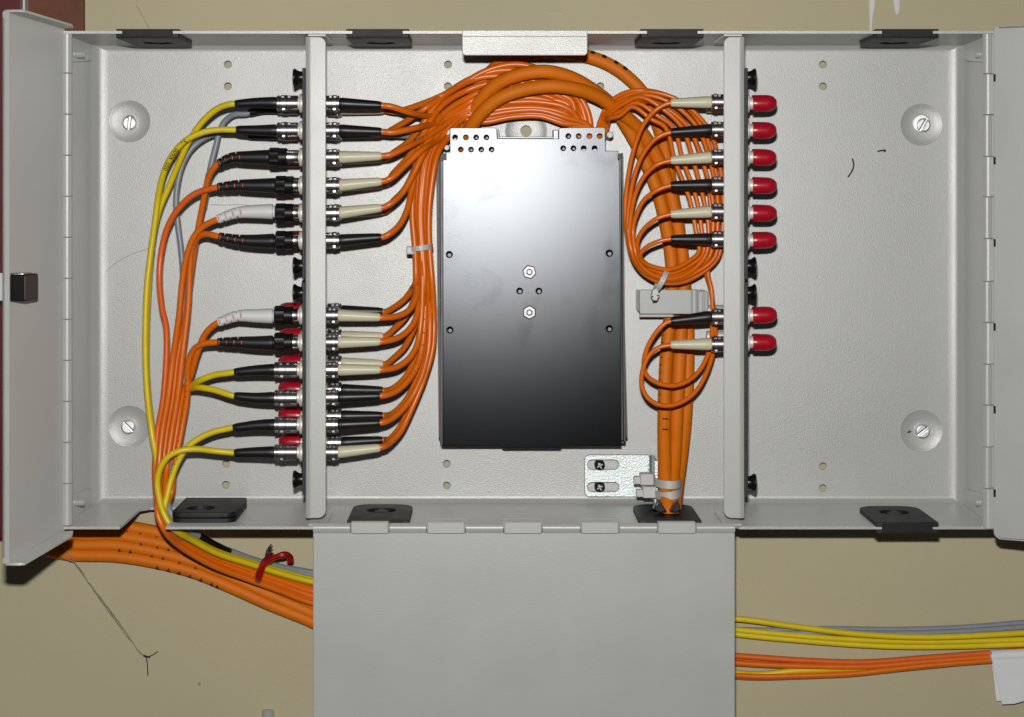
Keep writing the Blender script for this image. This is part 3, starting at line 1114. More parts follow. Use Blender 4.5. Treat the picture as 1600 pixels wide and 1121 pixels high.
def make_nut(parent, x0, x1, y, h, kind, xm=None, lug=None):
    """bayonet nut between pixel columns x0 (socket side) and x1 (boot side)"""
    a, b = P(x0, y, h), P(x1, y, h)
    ax = (b - a).normalized()
    L = (b - a).length
    if kind == 'metal':
        mb = MB()
        pr = [(0, 0.0043), (0.0003, 0.0046), (L * 0.50, 0.0046), (L * 0.52, 0.0049), (L * .80, 0.0049), (L * 0.82, 0.0042), (L * 0.87, 0.0042), (L * 0.88, 0.0046), (L - 0.0003, 0.0046), (L, 0.0040)]
        lathe(mb, a, ax, pr, 28)
        c = a + ax * (L * 0.66)
        q = c + Vector((0, -0.0034, -0.0034))
        box(mb, q - Vector((0.0010, 0.0007, 0.0008)), q + Vector((0.0010, 0.0007, 0.0008)), 0.0003)
        n = mb.build('bayonet_nut', M['nickel'], parent)
        # dark bayonet cut-outs let in the sleeve
        mb = MB()
        for dx in (0.40, 0.70):
            q = a + ax * (L * dx) + Vector((0, -0.0032, 0.0036))
            box(mb, q - Vector((0.0009, 0.0006, 0.0007)), q + Vector((0.0009, 0.0006, 0.0007)), 0.0002)
        mb.build('bayonet_slot', M['dark_screw'], n)
    else:
        m_ = P(xm, y, h)
        Lm = (m_ - a).length
        mb = MB()
        lathe(mb, a, ax, [(0, 0.0040), (0.0003, 0.0042), (Lm + 0.002, 0.0042)], 22)
        mb.build('ferrule', M['nickel'], parent)
        mb = MB()
        Lb = L - Lm
        pr = [(0, 0.0048), (0.0004, 0.0053), (Lb * 0.45, 0.0053), (Lb * 0.47, 0.0057), (Lb - 0.0006, 0.0057), (Lb, 0.0050)]
        lathe(mb, m_, ax, pr, 28, knurl=(3, 4, 0.0003))
        mb.build('bayonet_nut', M['black_plastic'], parent)


CAB = {}


def make_cable(parent, pts, r, mat, sides=10, n=6, name='cable'):
    pth = cr(pts3(pts), n)
    mb = MB()
    sweep(mb, pth, r, sides)
    o = mb.build(name, mat, parent, angle=60)
    CAB[o.name] = (pth, r)
    return o


R3 = 0.00185     # pigtail / cord radius


# ---- how the patch cords leave through the slot, pass below the box and behind the drop-down door
def tail(off, kind, lane, hb):
    """lane: small integer; gives points from the slot to the right edge of the picture"""
    j = lane
    if kind == 'y':
        pts = [(254 + j * 2.0, 800 + j, 66 + hb), (268 + j * 2.2, 824 - j * .5, 66 + hb), (300 + j, 845 - j * 1.6, 50 + hb), (340, 866 - j * 2.4, 36 + hb), (395, 884 - j * 2.8, 22 + hb), (440, 898 - j * 3, 14 + hb), (489, 911 - j * 3.2, 8 + hb), (700, 950 - j * 2, 4 + hb), (950, 965 - j * 2, 2 + hb)]
    elif kind == 'o':
        pts = [(248 + j * 2, 800, 62 + hb), (258 + j * 2, 826 - j, 62 + hb), (282 + j * 1.5, 851 - j * 1.8, 46 + hb), (330, 880 - j * 2.4, 32 + hb), (385, 901 - j * 3, 20 + hb), (435, 919 - j * 3.2, 12 + hb), (489, 939 - j * 3.6, 6 + hb), (700, 985 - j * 2, 2 + hb), (950, 1015, 1 + hb)]
    else:
        pts = [(262 + j * 2, 795, 60 + hb), (276 + j * 2, 815 - j, 60 + hb), (310, 838 - j, 44 + hb), (345, 857 - j * 2, 30 + hb), (395, 877 - j * 3, 18 + hb), (435, 888 - j * 3, 10 + hb), (489, 899 - j * 4, 3 + hb), (700, 940 - j * 3, -2 + hb), (950, 970, -3 + hb)]
    return pts


def right_run(k):
    R = {
        'y0': [(1148, 967), (1240, 979), (1340, 991), (1450, 996), (1640, 987)],
        'y1': [(1148, 984), (1250, 994), (1360, 1001), (1450, 1003), (1640, 998)],
        'y2': [(1148, 991), (1250, 1001), (1360, 1009), (1450, 1011), (1640, 1005)],
        'y3': [(1148, 987), (1250, 997), (1360, 1005), (1450, 1007), (1640, 1001)],
        'y4': [(1148, 1051), (1250, 1048), (1370, 1042), (1450, 1034), (1640, 1020)],
        'y5': [(1148, 988), (1250, 999), (1360, 1006), (1450, 1008), (1640, 1003)],
        'g0': [(1148, 984), (1230, 985), (1290, 983), (1400, 984), (1500, 981), (1640, 970)],
        'g1': [(1148, 988), (1230, 990), (1290, 988), (1400, 990), (1500, 987), (1640, 977)],
        'o0': [(1148, 1025), (1250, 1032), (1350, 1035), (1450, 1028), (1640, 1014)],
        'o1': [(1148, 1036), (1250, 1041), (1350, 1042), (1450, 1034), (1640, 1020)],
        'o2': [(1148, 1055), (1250, 1056), (1330, 1053), (1450, 1040), (1640, 1026)],
        'o3': [(1148, 1030), (1250, 1036), (1350, 1038), (1450, 1030), (1640, 1017)],
        'o4': [(1148, 1057), (1250, 1057), (1330, 1053), (1450, 1041), (1640, 1024)],
        'o5': [(1148, 1033), (1250, 1038), (1350, 1040), (1450, 1032), (1640, 1019)],
    }
    hh = {'y0': 1, 'y1': -3, 'y2': -3.5, 'y3': -6, 'y5': -6, 'y4': -4, 'g0': -6.2, 'g1': -4.5, 'o0': -3.2, 'o1': -3, 'o2': -3, 'o3': -6.3, 'o4': -6.3, 'o5': -6.3}[k]
    return [(x, y, hh) for x, y in R[k]] + [(1900, R[k][-1][1] - 14, hh), (2500, R[k][-1][1] + 6, hh)]


def mm(pts):
    return [(x, y, h * 0.001) for x, y, h in pts]


GP = 'patch cords plugged into the left sockets'
ORD = ['topmost', 'second', 'third', 'fourth', 'fifth', 'sixth', 'seventh', 'eighth', 'ninth', 'tenth', 'eleventh', 'lowest']


def patch_cord(y, kind, boot_px, boot_mat, cab, mat, label, nut, r=R3, h=HF_, tx=None):
    o = empty('patch_cord', P(470, y, h))
    tag(o, label, 'patch cord', GP)
    make_nut(o, nut[0], nut[1], y, h, nut[2], nut[3] if len(nut) > 3 else None)
    make_boot(o, boot_px, h, kind, boot_mat)
    if kind == 'slotted':
        cab = [(x, y_, h) for x, y_ in boot_px[1:]] + cab[2:]
    c = make_cable(o, cab, r, mat)
    return o, c


T_BLK = ('metal',)
# 1, 2 : yellow with plain black boots (front row, top)
h1 = 65
Y1 = [(372, 162.5, 65), (360, 163, 65), (340, 170, 62), (316, 191, 58), (296, 220, 54), (280, 254, 50), (264, 292, 46), (250, 325, 44), (242, 356, 43), (236, 400, 42), (232, 450, 42), (229, 520, 42), (229, 570, 42), (232, 620, 42), (239, 676, 42), (246, 720, 46), (250, 765, 56)]
Y2 = [(374, 203, 65), (362, 203, 65), (340, 203, 65), (314, 208, 65), (290, 220, 64), (270, 242, 60), (256, 270, 55), (247, 310, 49), (242.5, 345, 47), (235.5, 395, 46), (229.5, 450, 46), (227.0, 520, 46), (227.5, 570, 46), (230.5, 620, 46), (237.5, 678, 46), (245.5, 722, 50), (251.5, 768, 58)]
cord1, cab1 = patch_cord(162, 'plain', [(434, 161), (400, 161), (367, 163)], M['black'], mm(Y1 + tail(0, 'y', 1, -3) + right_run('y1')), M['yellow'],
                   'yellow patch cord with smooth black boot in the topmost left socket', (466, 433, 'metal'))
cord2, cab2 = patch_cord(204, 'plain', [(434, 204), (400, 204), (369, 203)], M['black'], mm(Y2 + tail(0, 'y', 0, -2) + right_run('y0')), M['yellow'],
                   'yellow patch cord with black printed numbers, in the second left socket', (466, 433, 'metal'))
def ribbon(lane, y0=540):
    """flat ribbon of orange cords running down to the slot"""
    out = []
    for (y, c, w_) in ((560, 281, 36), (620, 274, 37), (680, 264, 37), (735, 257, 30), (770, 256, 24)):
        if y > y0:
            out.append((c + (lane - 2.5) / 5 * w_, y, 46 + 5 * (lane % 2) + (8 if y > 760 else 0) + (3 if y > 730 else 0)))
    return out


# 3, 4 : orange with slotted black boots
O3 = [(343, 252, 65), (336, 258, 64), (327, 275, 60), (320, 305, 54), (313, 340, 48), (304, 390, 44), (296, 450, 44), (288, 510, 46)] + ribbon(2)
patch_cord(246, 'slotted', [(424, 246), (390, 246), (362, 247), (341, 256)], M['black'], mm(O3 + tail(0, 'o', 3, -4) + right_run('o3')), M['orange'],
           'orange patch cord with curved slotted black boot in the third left socket', (467, 421, 'black', 449))
O4 = [(342, 293, 65), (332, 294, 64), (305, 303, 60), (280, 325, 56), (262, 355, 52), (252, 395, 50), (249, 435, 50), (253, 480, 48), (260, 515, 46)] + ribbon(0, 565)
patch_cord(290, 'slotted', [(434, 290), (400, 290), (370, 290), (340, 293)], M['black'], mm(O4 + tail(0, 'o', 0, -1) + right_run('o0')), M['orange_red'],
           'orange patch cord with straight slotted black boot, cable bowing far left of the bundle', (467, 431, 'black', 459))
O5 = [(343, 339, 65), (332, 344, 64), (315, 356, 62), (301, 374, 60), (292, 400, 58), (285, 440, 56), (279, 500, 54)] + ribbon(1)
patch_cord(333, 'slotted', [(430, 331), (400, 331), (370, 333), (340, 343)], M['white_boot'], mm(O5 + tail(0, 'o', -1, 0) + right_run('o1')), M['orange'],
           'orange patch cord with bent white boot, the upper white one on the left', (467, 431, 'black', 459))
O6 = [(345, 371, 65), (335, 368, 64), (322, 366, 61), (309, 371, 57), (300, 388, 54), (297, 420, 52), (294, 480, 51)] + ribbon(3)
patch_cord(376, 'slotted', [(432, 377), (400, 377), (370, 375), (342, 370)], M['black'], mm(O6 + tail(0, 'o', 2, -2) + right_run('o5')), M['orange'],
           'orange patch cord with slotted black boot right above the gap in the left sockets', (467, 431, 'black', 459))
O7 = [(344, 500, 65), (335, 506, 64), (321, 522, 61), (309, 550, 57), (299, 584, 51)] + ribbon(4, 600)
patch_cord(493, 'slotted', [(430, 494), (400, 494), (372, 494), (341, 504)], M['white_boot'], mm(O7 + tail(0, 'o', 4, -3) + right_run('o2')), M['orange'],
           'orange patch cord with bent white boot, the lower white one on the left', (466, 429, 'black', 458))
O8 = [(344, 535, 65), (334, 535, 64), (316, 538, 62), (301, 549, 58), (294, 570, 55)] + ribbon(5, 600)
cord8, cab8 = patch_cord(535, 'slotted', [(430, 536), (400, 536), (372, 535), (340, 535)], M['black'], mm(O8 + tail(0, 'o', 5, -4) + right_run('o4')), M['orange'],
           'orange patch cord with slotted black boot directly under the lower white boot', (466, 429, 'black', 458))
# 9..12 : yellow
Y9 = [(370, 581, 65), (358, 583, 65), (336, 586, 63), (314, 594, 60), (300, 602, 50), (286, 616, 36), (276, 650, 33), (266, 700, 34), (259, 750, 46)]
Y10 = [(370, 620, 65), (358, 617, 65), (336, 610, 63), (314, 606, 60), (300, 607, 50), (286, 614, 34), (272, 650, 32), (262, 700, 34), (257, 752, 46)]
patch_cord(578, 'plain', [(430, 578), (400, 579), (366, 582)], M['black'], mm(Y9 + tail(0, 'y', 2, -6) + right_run('y3')), M['yellow'],
           'yellow patch cord curving down into the bundle, uppermost of the four lower yellow ones', (465, 429, 'metal'))
patch_cord(622, 'plain', [(430, 622), (400, 622), (366, 619)], M['black'], mm(Y10 + tail(0, 'y', 3, -7) + right_run('y2')), M['yellow'],
           'yellow patch cord rising into the bundle, second of the four lower yellow cords', (465, 429, 'metal'))
Y11 = [(368, 667, 65), (356, 670, 65), (334, 675, 65), (310, 686, 65), (292, 700, 65), (278, 722, 65), (268, 748, 65), (262, 772, 66)]
Y12 = [(370, 708, 65), (358, 707, 65), (336, 705, 66), (308, 702, 69), (284, 704, 71), (264, 713, 71), (251, 731, 70), (246, 752, 69), (248, 774, 69)]
cord11, cab11 = patch_cord(664, 'plain', [(430, 664), (400, 665), (364, 669)], M['black'], mm(Y11 + tail(0, 'y', 1.5, 1) + right_run('y4')), M['yellow'],
           'yellow patch cord crossing under the lowest yellow one in front of the orange bundle', (465, 429, 'metal'))
patch_cord(707, 'plain', [(430, 707), (400, 707), (366, 708)], M['black'], mm(Y12 + tail(0, 'y', 0.5, 3) + right_run('y5')), M['yellow'],
           'yellow patch cord looping over the orange bundle from the lowest left socket', (465, 429, 'metal'))

# grey cords from the rear row
G1 = [(400, 180, 20), (385, 178, 21), (368, 179, 23), (354, 187, 26), (344, 203, 28), (337, 230, 29), (329, 262, 30), (322, 300, 32), (314, 340, 34), (306, 380, 36), (298, 430, 36), (290, 500, 36), (282, 570, 36), (274, 640, 38), (268, 710, 46), (262, 760, 56)]
G2 = [(400, 212, 20), (385, 209, 21), (366, 207, 23), (342, 208, 27), (318, 217, 31), (298, 234, 33), (285, 258, 34), (278, 285, 34), (275, 315, 34), (278, 350, 34), (283, 390, 34), (286, 430, 34), (286, 500, 34), (280, 570, 34), (274, 640, 36), (270, 710, 44), (266, 760, 54)]
for i, (y, cab, lane, lb, rr_) in enumerate(((162, G1, 0, 'thin grey patch cord hanging behind the topmost yellow cord', 'g0'), (204, G2, 1, 'grey patch cord arching behind the second yellow cord with printed numbers', 'g1'))):
    o = empty('patch_cord', P(470, y + 4, HR_))
    tag(o, lb, 'patch cord', GP)
    yy = CY + (y - CY) * 1.145 / 1.19
    make_nut(o, 467, 435, yy, HR_, 'metal')
    make_boot(o, [(436, yy + 1), (410, yy + 3), (388, yy + (9 if i == 0 else 4))], HR_, 'plain', M['black'])
    gc = make_cable(o, mm([(396, yy + (6 if i == 0 else 3), 20)] + cab[1:] + tail(0, 'g', lane, 2) + right_run(rr_)), 0.0018, M['grey_cable'])
    if i == 0:
        mb = MB()
        sweep(mb, cr(pts3(mm([(327, 272, 30.2), (322, 300, 32.1), (317, 325, 33.3)]))), 0.0022, 10)
        mb.build('sleeve', M['grey_cable'], o)
        mb = MB()
        q = cr(pts3(mm(tail(0, 'g', 0, 2)[2:5])))
        sweep(mb, q[:10], 0.0024, 10)
        mb.build('heat_shrink', M['black_plastic'], o)

# ---- printed numbers on the second yellow cord
def text_on(cable_obj, s0, text, size, ang0, parent, flip=False):
    pth, r = CAB[cable_obj.name]
    cu = bpy.data.curves.new('lettering', 'FONT')
    cu.body = text
    cu.size = size
    cu.offset = 0.00005
    cu.resolution_u = 2
    to = bpy.data.objects.new('lettering_tmp', cu)
    COL.objects.link(to)
    dg = bpy.context.evaluated_depsgraph_get()
    me = bpy.data.meshes.new_from_object(to.evaluated_get(dg))
    vs = [v.co.copy() for v in me.vertices]
    fs = [tuple(p.vertices) for p in me.polygons]
    bpy.data.objects.remove(to)
    bpy.data.meshes.remove(me)
    L = [0]
    for i in range(1, len(pth)):
        L.append(L[-1] + (pth[i] - pth[i - 1]).length)
    T = tangents(pth)
    out = []
    for v in vs:
        s = s0 - v.x          # reading runs from the far end back towards the plug
        j = 0
        while j < len(L) - 2 and L[j + 1] < s:
            j += 1
        t = (s - L[j]) / max(1e-9, L[j + 1] - L[j])
        c = pth[j].lerp(pth[j + 1], t)
        tt = T[j].lerp(T[j + 1], t).normalized()
        N = Vector((0, -1, 0))
        N = (N - tt * N.dot(tt)).normalized()
        B = N.cross(-tt)
        B.normalize()
        a = ang0 + v.y / r
        out.append(c + (N * cos(a) + B * sin(a)) * (r + 0.00008))
    mb = MB()
    mb.add(out, fs)
    return mb.build('printed_number', M['black_print'], parent)


def arclen_at(cable_obj, px, py):
    pth, r = CAB[cable_obj.name]
    best, bs, s = 1e9, 0, 0
    for i, p in enumerate(pth):
        if i:
            s += (p - pth[i - 1]).length
        h = -p.y
        x = CX + p.x * F / (D - h)
        y = CY - (p.z - Z0) * F / (D - h)
        d = (x - px) ** 2 + (y - py) ** 2
        if d < best:
            best, bs = d, s
    return bs


text_on(cab2, arclen_at(cab2, 257, 266), '0501M6001175', 0.0038, -1.05, cord2)


def mark_on(cable_obj, px, py, parent, a0=0.5, a1=1.4, L=0.0022, mat=None, taper=True, mb=None):
    pth, r = CAB[cable_obj.name]
    s0 = arclen_at(cable_obj, px, py)
    Ls = [0]
    for i in range(1, len(pth)):
        Ls.append(Ls[-1] + (pth[i] - pth[i - 1]).length)
    T = tangents(pth)
    V = []
    for u in range(4):
        for v in range(5):
            a = a0 + (a1 - a0) * v / 4
            ll = L * ((v + 0.4) / 4.4 if taper else 1)
            s = s0 + (u / 3 - .5) * ll
            j = 0
            while j < len(Ls) - 2 and Ls[j + 1] < s:
                j += 1
            t = (s - Ls[j]) / max(1e-9, Ls[j + 1] - Ls[j])
            c = pth[j].lerp(pth[j + 1], t)
            tt = T[j].lerp(T[j + 1], t).normalized()
            N = Vector((0, -1, 0))
            N = (N - tt * N.dot(tt)).normalized()
            B = N.cross(tt).normalized()
            if B.z < 0:
                B = -B
            V.append(c + (N * cos(a) + B * sin(a)) * (r * 1.004 + 0.0001))
    Fc = [(u * 5 + v, u * 5 + v + 1, (u + 1) * 5 + v + 1, (u + 1) * 5 + v) for u in range(3) for v in range(4)]
    if mb is not None:
        mb.add(V, Fc)
        return None
    mb = MB()
    mb.add(V, Fc)
    return mb.build('printed_mark', mat or M['black_print'], parent)


def print_row(cable_obj, parent, p0, p1, n, ang, seed):
    """row of worn, illegible ink dots along a jacket"""
    rg = random.Random(seed)
    mb = MB()
    for i in range(n):
        t = (i + rg.uniform(-.25, .25)) / (n - 1)
        a = ang + rg.uniform(-.12, .12)
        mark_on(cable_obj, p0[0] + (p1[0] - p0[0]) * t, p0[1] + (p1[1] - p0[1]) * t, parent, a, a + rg.uniform(.2, .45), rg.uniform(0.0004, 0.0009), taper=False, mb=mb)
    mb.build('worn_print', M['worn_ink'], parent)


# ------------------------------------------------------------------ red dust caps
def dust_cap(x, sg, y, h, label, group, ln=0.0140):
    o = P(x, y, h)
    mb = MB()
    r = 0.0049
    jit = random.uniform(-0.0003, 0.0003)
    pr = [(0, r * .96), (0.0006, r), (0.003, r * 1.0), (ln * 0.55, r * 0.99), (ln * .72 + jit, r * 0.95), (ln * .86 + jit, r * 0.80), (ln * .95 + jit, r * 0.58), (ln + jit, r * 0.34), (ln + jit, r * 0.1)]
    lathe(mb, o, Vector((sg, random.uniform(-.02, .02), random.uniform(-.03, .03))), pr, 24)
    c = mb.build('dust_cap', M['red'], angle=60)
    tag(c, label, 'dust cap', group)
    return c


GRC = 'red dust caps on the right sockets'
lab = ['red dust cap opposite the topmost cream boot, first in the right column',
       'second red dust cap from the top in the right column',
       'third red dust cap from the top in the right column',
       'fourth red dust cap from the top in the right column',
       'fifth red dust cap from the top in the right column',
       'red dust cap just above the two middle black knobs, right column',
       'upper of the two red dust caps below the black knobs, right column',
       'lowest red dust cap of the right column, with empty plate below it']
for y, l in zip(ROWS[:8], lab):
    dust_cap(1175.5, 1, y, HF_, l, GRC)
GRL = 'red dust caps behind the left plugs'
labl = {2: 'red dust cap hidden behind the third left plug, curved black boot', 3: 'red dust cap hidden behind the fourth left plug, straight black boot',
        4: 'red dust cap hidden behind the upper white boot', 5: 'red dust cap hidden behind the sixth left plug above the gap',
        6: 'red dust cap peeping over the nut of the lower white boot', 7: 'red dust cap peeping over the slotted black boot under the lower white one',
        8: 'red dust cap over the nut of the uppermost of the four lower yellow cords', 9: 'red dust cap over the nut of the second of the four lower yellow cords',
        10: 'red dust cap over the nut of the third of the four lower yellow cords', 11: 'red dust cap over the nut of the lowest yellow cord'}
for i, l in labl.items():
    yy = CY + (ROWS[i] - CY) * 1.145 / 1.19
    dust_cap(470.5, -1, yy - (1 if i > 5 else 0), HR_, l, GRL, 0.0135)

# ------------------------------------------------------------------ middle compartment : left pigtails
GM = 'pigtails in the middle compartment from the left divider'


PGN = []
PGC = []


def pigtail(y, h, boot_px, boot_mat, cab, label, nut_px, mat=None, r=R3, group=GM):
    o = empty('pigtail', P(nut_px[0], y, h))
    tag(o, label, 'pigtail', group)
    make_nut(o, nut_px[0], nut_px[1], y, h, 'metal')
    make_boot(o, boot_px, h, 'plain', boot_mat)
    kk = len(PGN)
    PGN.append(1)
    cab = [(x, y_, h_ if not (x >= 655 and y_ < 225) else min(max(h_, 23.6), 25.2 + (kk * 1.3) % 3 + 22 * max(0, (715 - x) / 60))) for x, y_, h_ in cab]
    o_c = make_cable(o, mm(cab), r, mat or M['orange'])
    PGC.append((o, o_c))
    return o


def yr_(y):
    return CY + (y - CY) * 1.145 / 1.19


# arcs over the cassette, from (x~690,y~200) to the entry at the top right tab
def arc_in(k):
    """inner arcs, k=0 lowest"""
    pk = 189 - k * 4.6
    ex = 905 - k * 3 + (k % 3) * 8
    return [(722 + k * 1.0, 187 - k * 3.0, 31 + (k % 3)), (756 - k, pk + 2 - k * .3, 30 + (k % 3)), (800, pk - 6, 29 + (k % 3)), (845, pk - 7 + (k % 2), 28 + (k % 3)), (880 + k * 1.5, pk + 4, 27 + (k % 3)), (ex + 4, 197, 25), (ex + 12, 222, 22)]


def arc_out(k):
    """outer arcs passing under or over the thick cables"""
    pk = 152 - k * 8.5
    ex = 908 + (k % 3) * 6
    return [(745 - k * 6, pk + 12 + k * 1.0, 36), (790, pk, 36 - (k % 2)), (830, pk + 2, 33), (868, pk + 14 + k * 2, 28), (895 - k, 168 + k, 26), (ex + 2, 196, 24), (ex + 6, 222, 20)]


def trunk(u, y, k=0):
    x0 = {200: 668, 240: 652, 300: 645, 340: 644, 388: 648, 440: 649, 480: 651, 540: 654, 600: 655, 640: 652}[y]
    wd = {200: 40, 240: 32, 300: 28, 340: 26, 388: 23, 440: 26, 480: 28, 540: 27, 600: 25, 640: 22}[y]
    return x0 + wd * u


def up(u, k):
    return [(trunk(u, 440), 440, 42 + 5 * sin(k * 2.1)), (trunk(u, 388), 388, 42 + 4 * sin(k * 2.1)), (trunk(u, 340), 340, 42 + 4 * sin(k * 2.1)), (trunk(u, 300), 300, 42 + 4 * sin(k * 2.1)), (trunk(u, 240), 240, 40 + 3 * sin(k * 2.1)), (trunk(u, 200), 207 - 4 * (1 - u), 36 + 2 * sin(k * 2.1))]


B_, C_ = M['black'], M['cream']
# lower rows (front, rear)
low = [
    # y, row, boot colour, boot end y shift, u lane, arc, cable waypoints between boot and trunk, label
    (493, 'f', C_, 3, 0.10, ('i', 7), [(622, 494, 60), (640, 484, 54), (650, 464, 48)], 'orange pigtail with cream boot, first below the gap in the left divider'),
    (493, 'r', B_, 1, 0.02, ('i', 8), [(618, 479, 26), (634, 466, 32), (645, 450, 38)], 'orange pigtail with black boot half hidden behind the first cream boot below the gap'),
    (535, 'f', C_, -1, 0.28, ('i', 5), [(622, 528, 60), (641, 513, 54), (652, 490, 48)], 'orange pigtail with cream boot, front one of the two crossed cream boots'),
    (535, 'r', C_, -1, 0.18, ('i', 6), [(618, 512, 26), (634, 495, 32), (647, 468, 38)], 'orange pigtail with cream boot, rear one of the two crossed cream boots'),
    (578, 'f', C_, 0, 0.45, ('i', 3), [(622, 573, 60), (642, 557, 54), (654, 530, 48)], 'orange pigtail with cream boot whose rear neighbour also ends in cream'),
    (578, 'r', C_, 1, 0.36, ('i', 4), [(617, 558, 26), (634, 540, 32), (649, 505, 38)], 'orange pigtail with cream boot barely showing behind the third cream boot below the gap'),
    (621, 'f', B_, -2, 0.62, ('i', 2), [(618, 612, 60), (640, 592, 54), (657, 556, 48)], 'orange pigtail with black boot, third plug from the bottom of the left divider'),
    (621, 'r', B_, 1, 0.54, ('i', 1), [(616, 606, 26), (636, 586, 32), (654, 540, 38)], 'orange pigtail hidden behind the third plug from the bottom'),
    (664, 'f', B_, -3, 0.80, ('i', 0), [(614, 653, 60), (636, 632, 54), (656, 596, 50), (669, 550, 46), (672, 500, 44)], 'orange pigtail with black boot, second plug from the bottom of the left divider'),
    (664, 'r', B_, -1, 0.70, ('i', 2), [(614, 646, 26), (634, 626, 32), (652, 590, 38), (664, 545, 40)], 'orange pigtail hidden behind the second plug from the bottom'),
    (707, 'f', C_, -7, 1.00, ('i', 1), [(608, 693, 60), (626, 674, 54), (643, 640, 50), (662, 594, 47), (676, 545, 44), (678, 498, 42)], 'orange pigtail with cream boot in the lowest socket of the left divider'),
    (707, 'r', B_, -4, 0.90, ('i', 3), [(608, 687, 26), (626, 666, 32), (643, 628, 38), (662, 580, 42), (674, 530, 40)], 'orange pigtail with black boot behind the lowest cream boot'),
]
for k, (y, row, bm_, dy, u, arc, wp, lb) in enumerate(low):
    h = HF_ if row == 'f' else HR_
    yy = y if row == 'f' else yr_(y)
    xe = 594 if row == 'f' else 598
    xn = (508, 529) if row == 'f' else (512, 534)
    boot = [(xn[1] - 1, yy), (562, yy + dy * .5), (xe, yy + dy)]
    cab = [(xe - 6, yy + dy, h * 1000), (xe + 4, yy + dy * 1.2, h * 1000)] + wp + up(u, k) + arc_in(arc[1])
    pigtail(yy, h, boot, bm_, cab, lb, xn)

# upper rows
def yd(b, e):
    return b


upr = [
    (162, 'f', B_, 3, [(612, 167, 65), (640, 176, 60), (672, 182, 55), (704, 180, 50), (738, 166, 44)], [(780, 152, 37), (830, 146, 33), (868, 156, 28), (898, 175, 25), (910, 197, 24), (914, 222, 20)], 'orange pigtail with black boot in the topmost socket of the left divider'),
    (162, 'r', C_, 2, [(618, 175, 24), (650, 166, 30), (690, 150, 36), (725, 130, 42), (755, 113, 46)], [(785, 103, 48), (812, 101, 48), (840, 107, 44), (880, 124, 30), (905, 150, 24), (920, 180, 22), (924, 222, 20)], 'orange pigtail with cream boot hidden behind the topmost black boot'),
    (204, 'f', B_, 2, [(614, 207, 65), (645, 201, 60), (680, 193, 54), (715, 182, 48), (750, 162, 40)], [(795, 147, 33), (840, 143, 30), (878, 158, 26), (902, 180, 24), (912, 197, 23), (918, 222, 20)], 'orange pigtail with black boot in the second socket of the left divider'),
    (204, 'r', B_, 1, [(612, 203, 26), (636, 189, 34), (664, 170, 42), (698, 146, 46), (734, 124, 48)], [(770, 112, 48), (800, 110, 46), (840, 118, 40), (880, 135, 28), (905, 160, 24), (915, 190, 22), (920, 222, 20)], 'orange pigtail climbing steeply from behind the second black boot'),
    (246, 'f', C_, -2, [(610, 242, 65), (636, 230, 60), (664, 216, 56), (690, 199, 52), (718, 178, 46), (748, 158, 40)], [(790, 143, 34), (838, 140, 31), (880, 154, 27), (905, 178, 24), (916, 198, 23), (920, 222, 20)], 'orange pigtail with cream boot, uppermost cream boot of the left divider'),
    (246, 'r', C_, 0, [(616, 238, 26), (640, 220, 34), (662, 192, 40), (684, 160, 44), (716, 136, 46), (752, 121, 45)], [(795, 120, 40), (840, 128, 34), (880, 146, 28), (902, 172, 24), (912, 198, 23), (917, 222, 20)], 'orange pigtail hidden behind the uppermost cream boot of the left divider'),
    (290, 'f', C_, -6, [(612, 278, 65), (636, 256, 60), (660, 234, 56), (686, 218, 53), (704, 202, 50), (722, 186, 46)], [(752, 170, 40), (800, 155, 33), (846, 155, 29), (884, 170, 26), (904, 190, 24), (912, 222, 20)], 'orange pigtail with cream boot, second cream boot of the left divider'),
    (290, 'r', C_, -2, [(614, 272, 26), (636, 248, 34), (655, 222, 40), (668, 196, 44), (690, 166, 46), (722, 145, 45)], [(765, 130, 42), (805, 128, 38), (850, 138, 32), (885, 156, 27), (905, 180, 24), (912, 222, 20)], 'orange pigtail hidden behind the second cream boot of the left divider'),
    (333, 'f', C_, -8, [(611, 318, 65), (630, 300, 60), (646, 272, 56), (660, 244, 53), (676, 220, 51), (694, 202, 50), (716, 186, 46)], [(750, 173, 40), (800, 160, 32), (848, 160, 29), (886, 174, 25), (904, 196, 24), (910, 222, 20)], 'orange pigtail with cream boot, just above the last black boot before the gap'),
    (333, 'r', C_, -1, [(613, 316, 26), (632, 296, 34), (647, 266, 40), (660, 230, 44), (676, 200, 46), (700, 172, 46)], [(738, 150, 44), (780, 136, 40), (830, 138, 34), (876, 156, 27), (900, 180, 24), (908, 222, 20)], 'orange pigtail whose cream boot just shows under the fifth front boot'),
    (376, 'f', B_, -5, [(608, 366, 65), (624, 352, 60), (637, 326, 54), (644, 292, 48), (652, 258, 46), (664, 228, 46), (680, 206, 46)], [(706, 186, 44), (750, 168, 38), (800, 154, 32), (850, 154, 28), (888, 170, 25), (906, 192, 24), (912, 222, 20)], 'orange pigtail with black boot, last one above the gap in the left divider'),
]
for k, (y, row, bm_, dy, wp, arc, lb) in enumerate(upr):
    h = HF_ if row == 'f' else HR_
    yy = y if row == 'f' else yr_(y)
    if y == 162 and row == 'r':
        yy += 3
    xe = 596 if row == 'f' else 599
    xn = (508, 531) if row == 'f' else (512, 534)
    boot = [(xn[1] - 1, yy), (562, yy + dy * .5), (xe, yy + dy)]
    cab = [(xe - 6, yy + dy, h * 1000), (xe + 3, yy + dy * 1.1, h * 1000)] + wp + arc
    pigtail(yy, h, boot, bm_, cab, lb, xn)

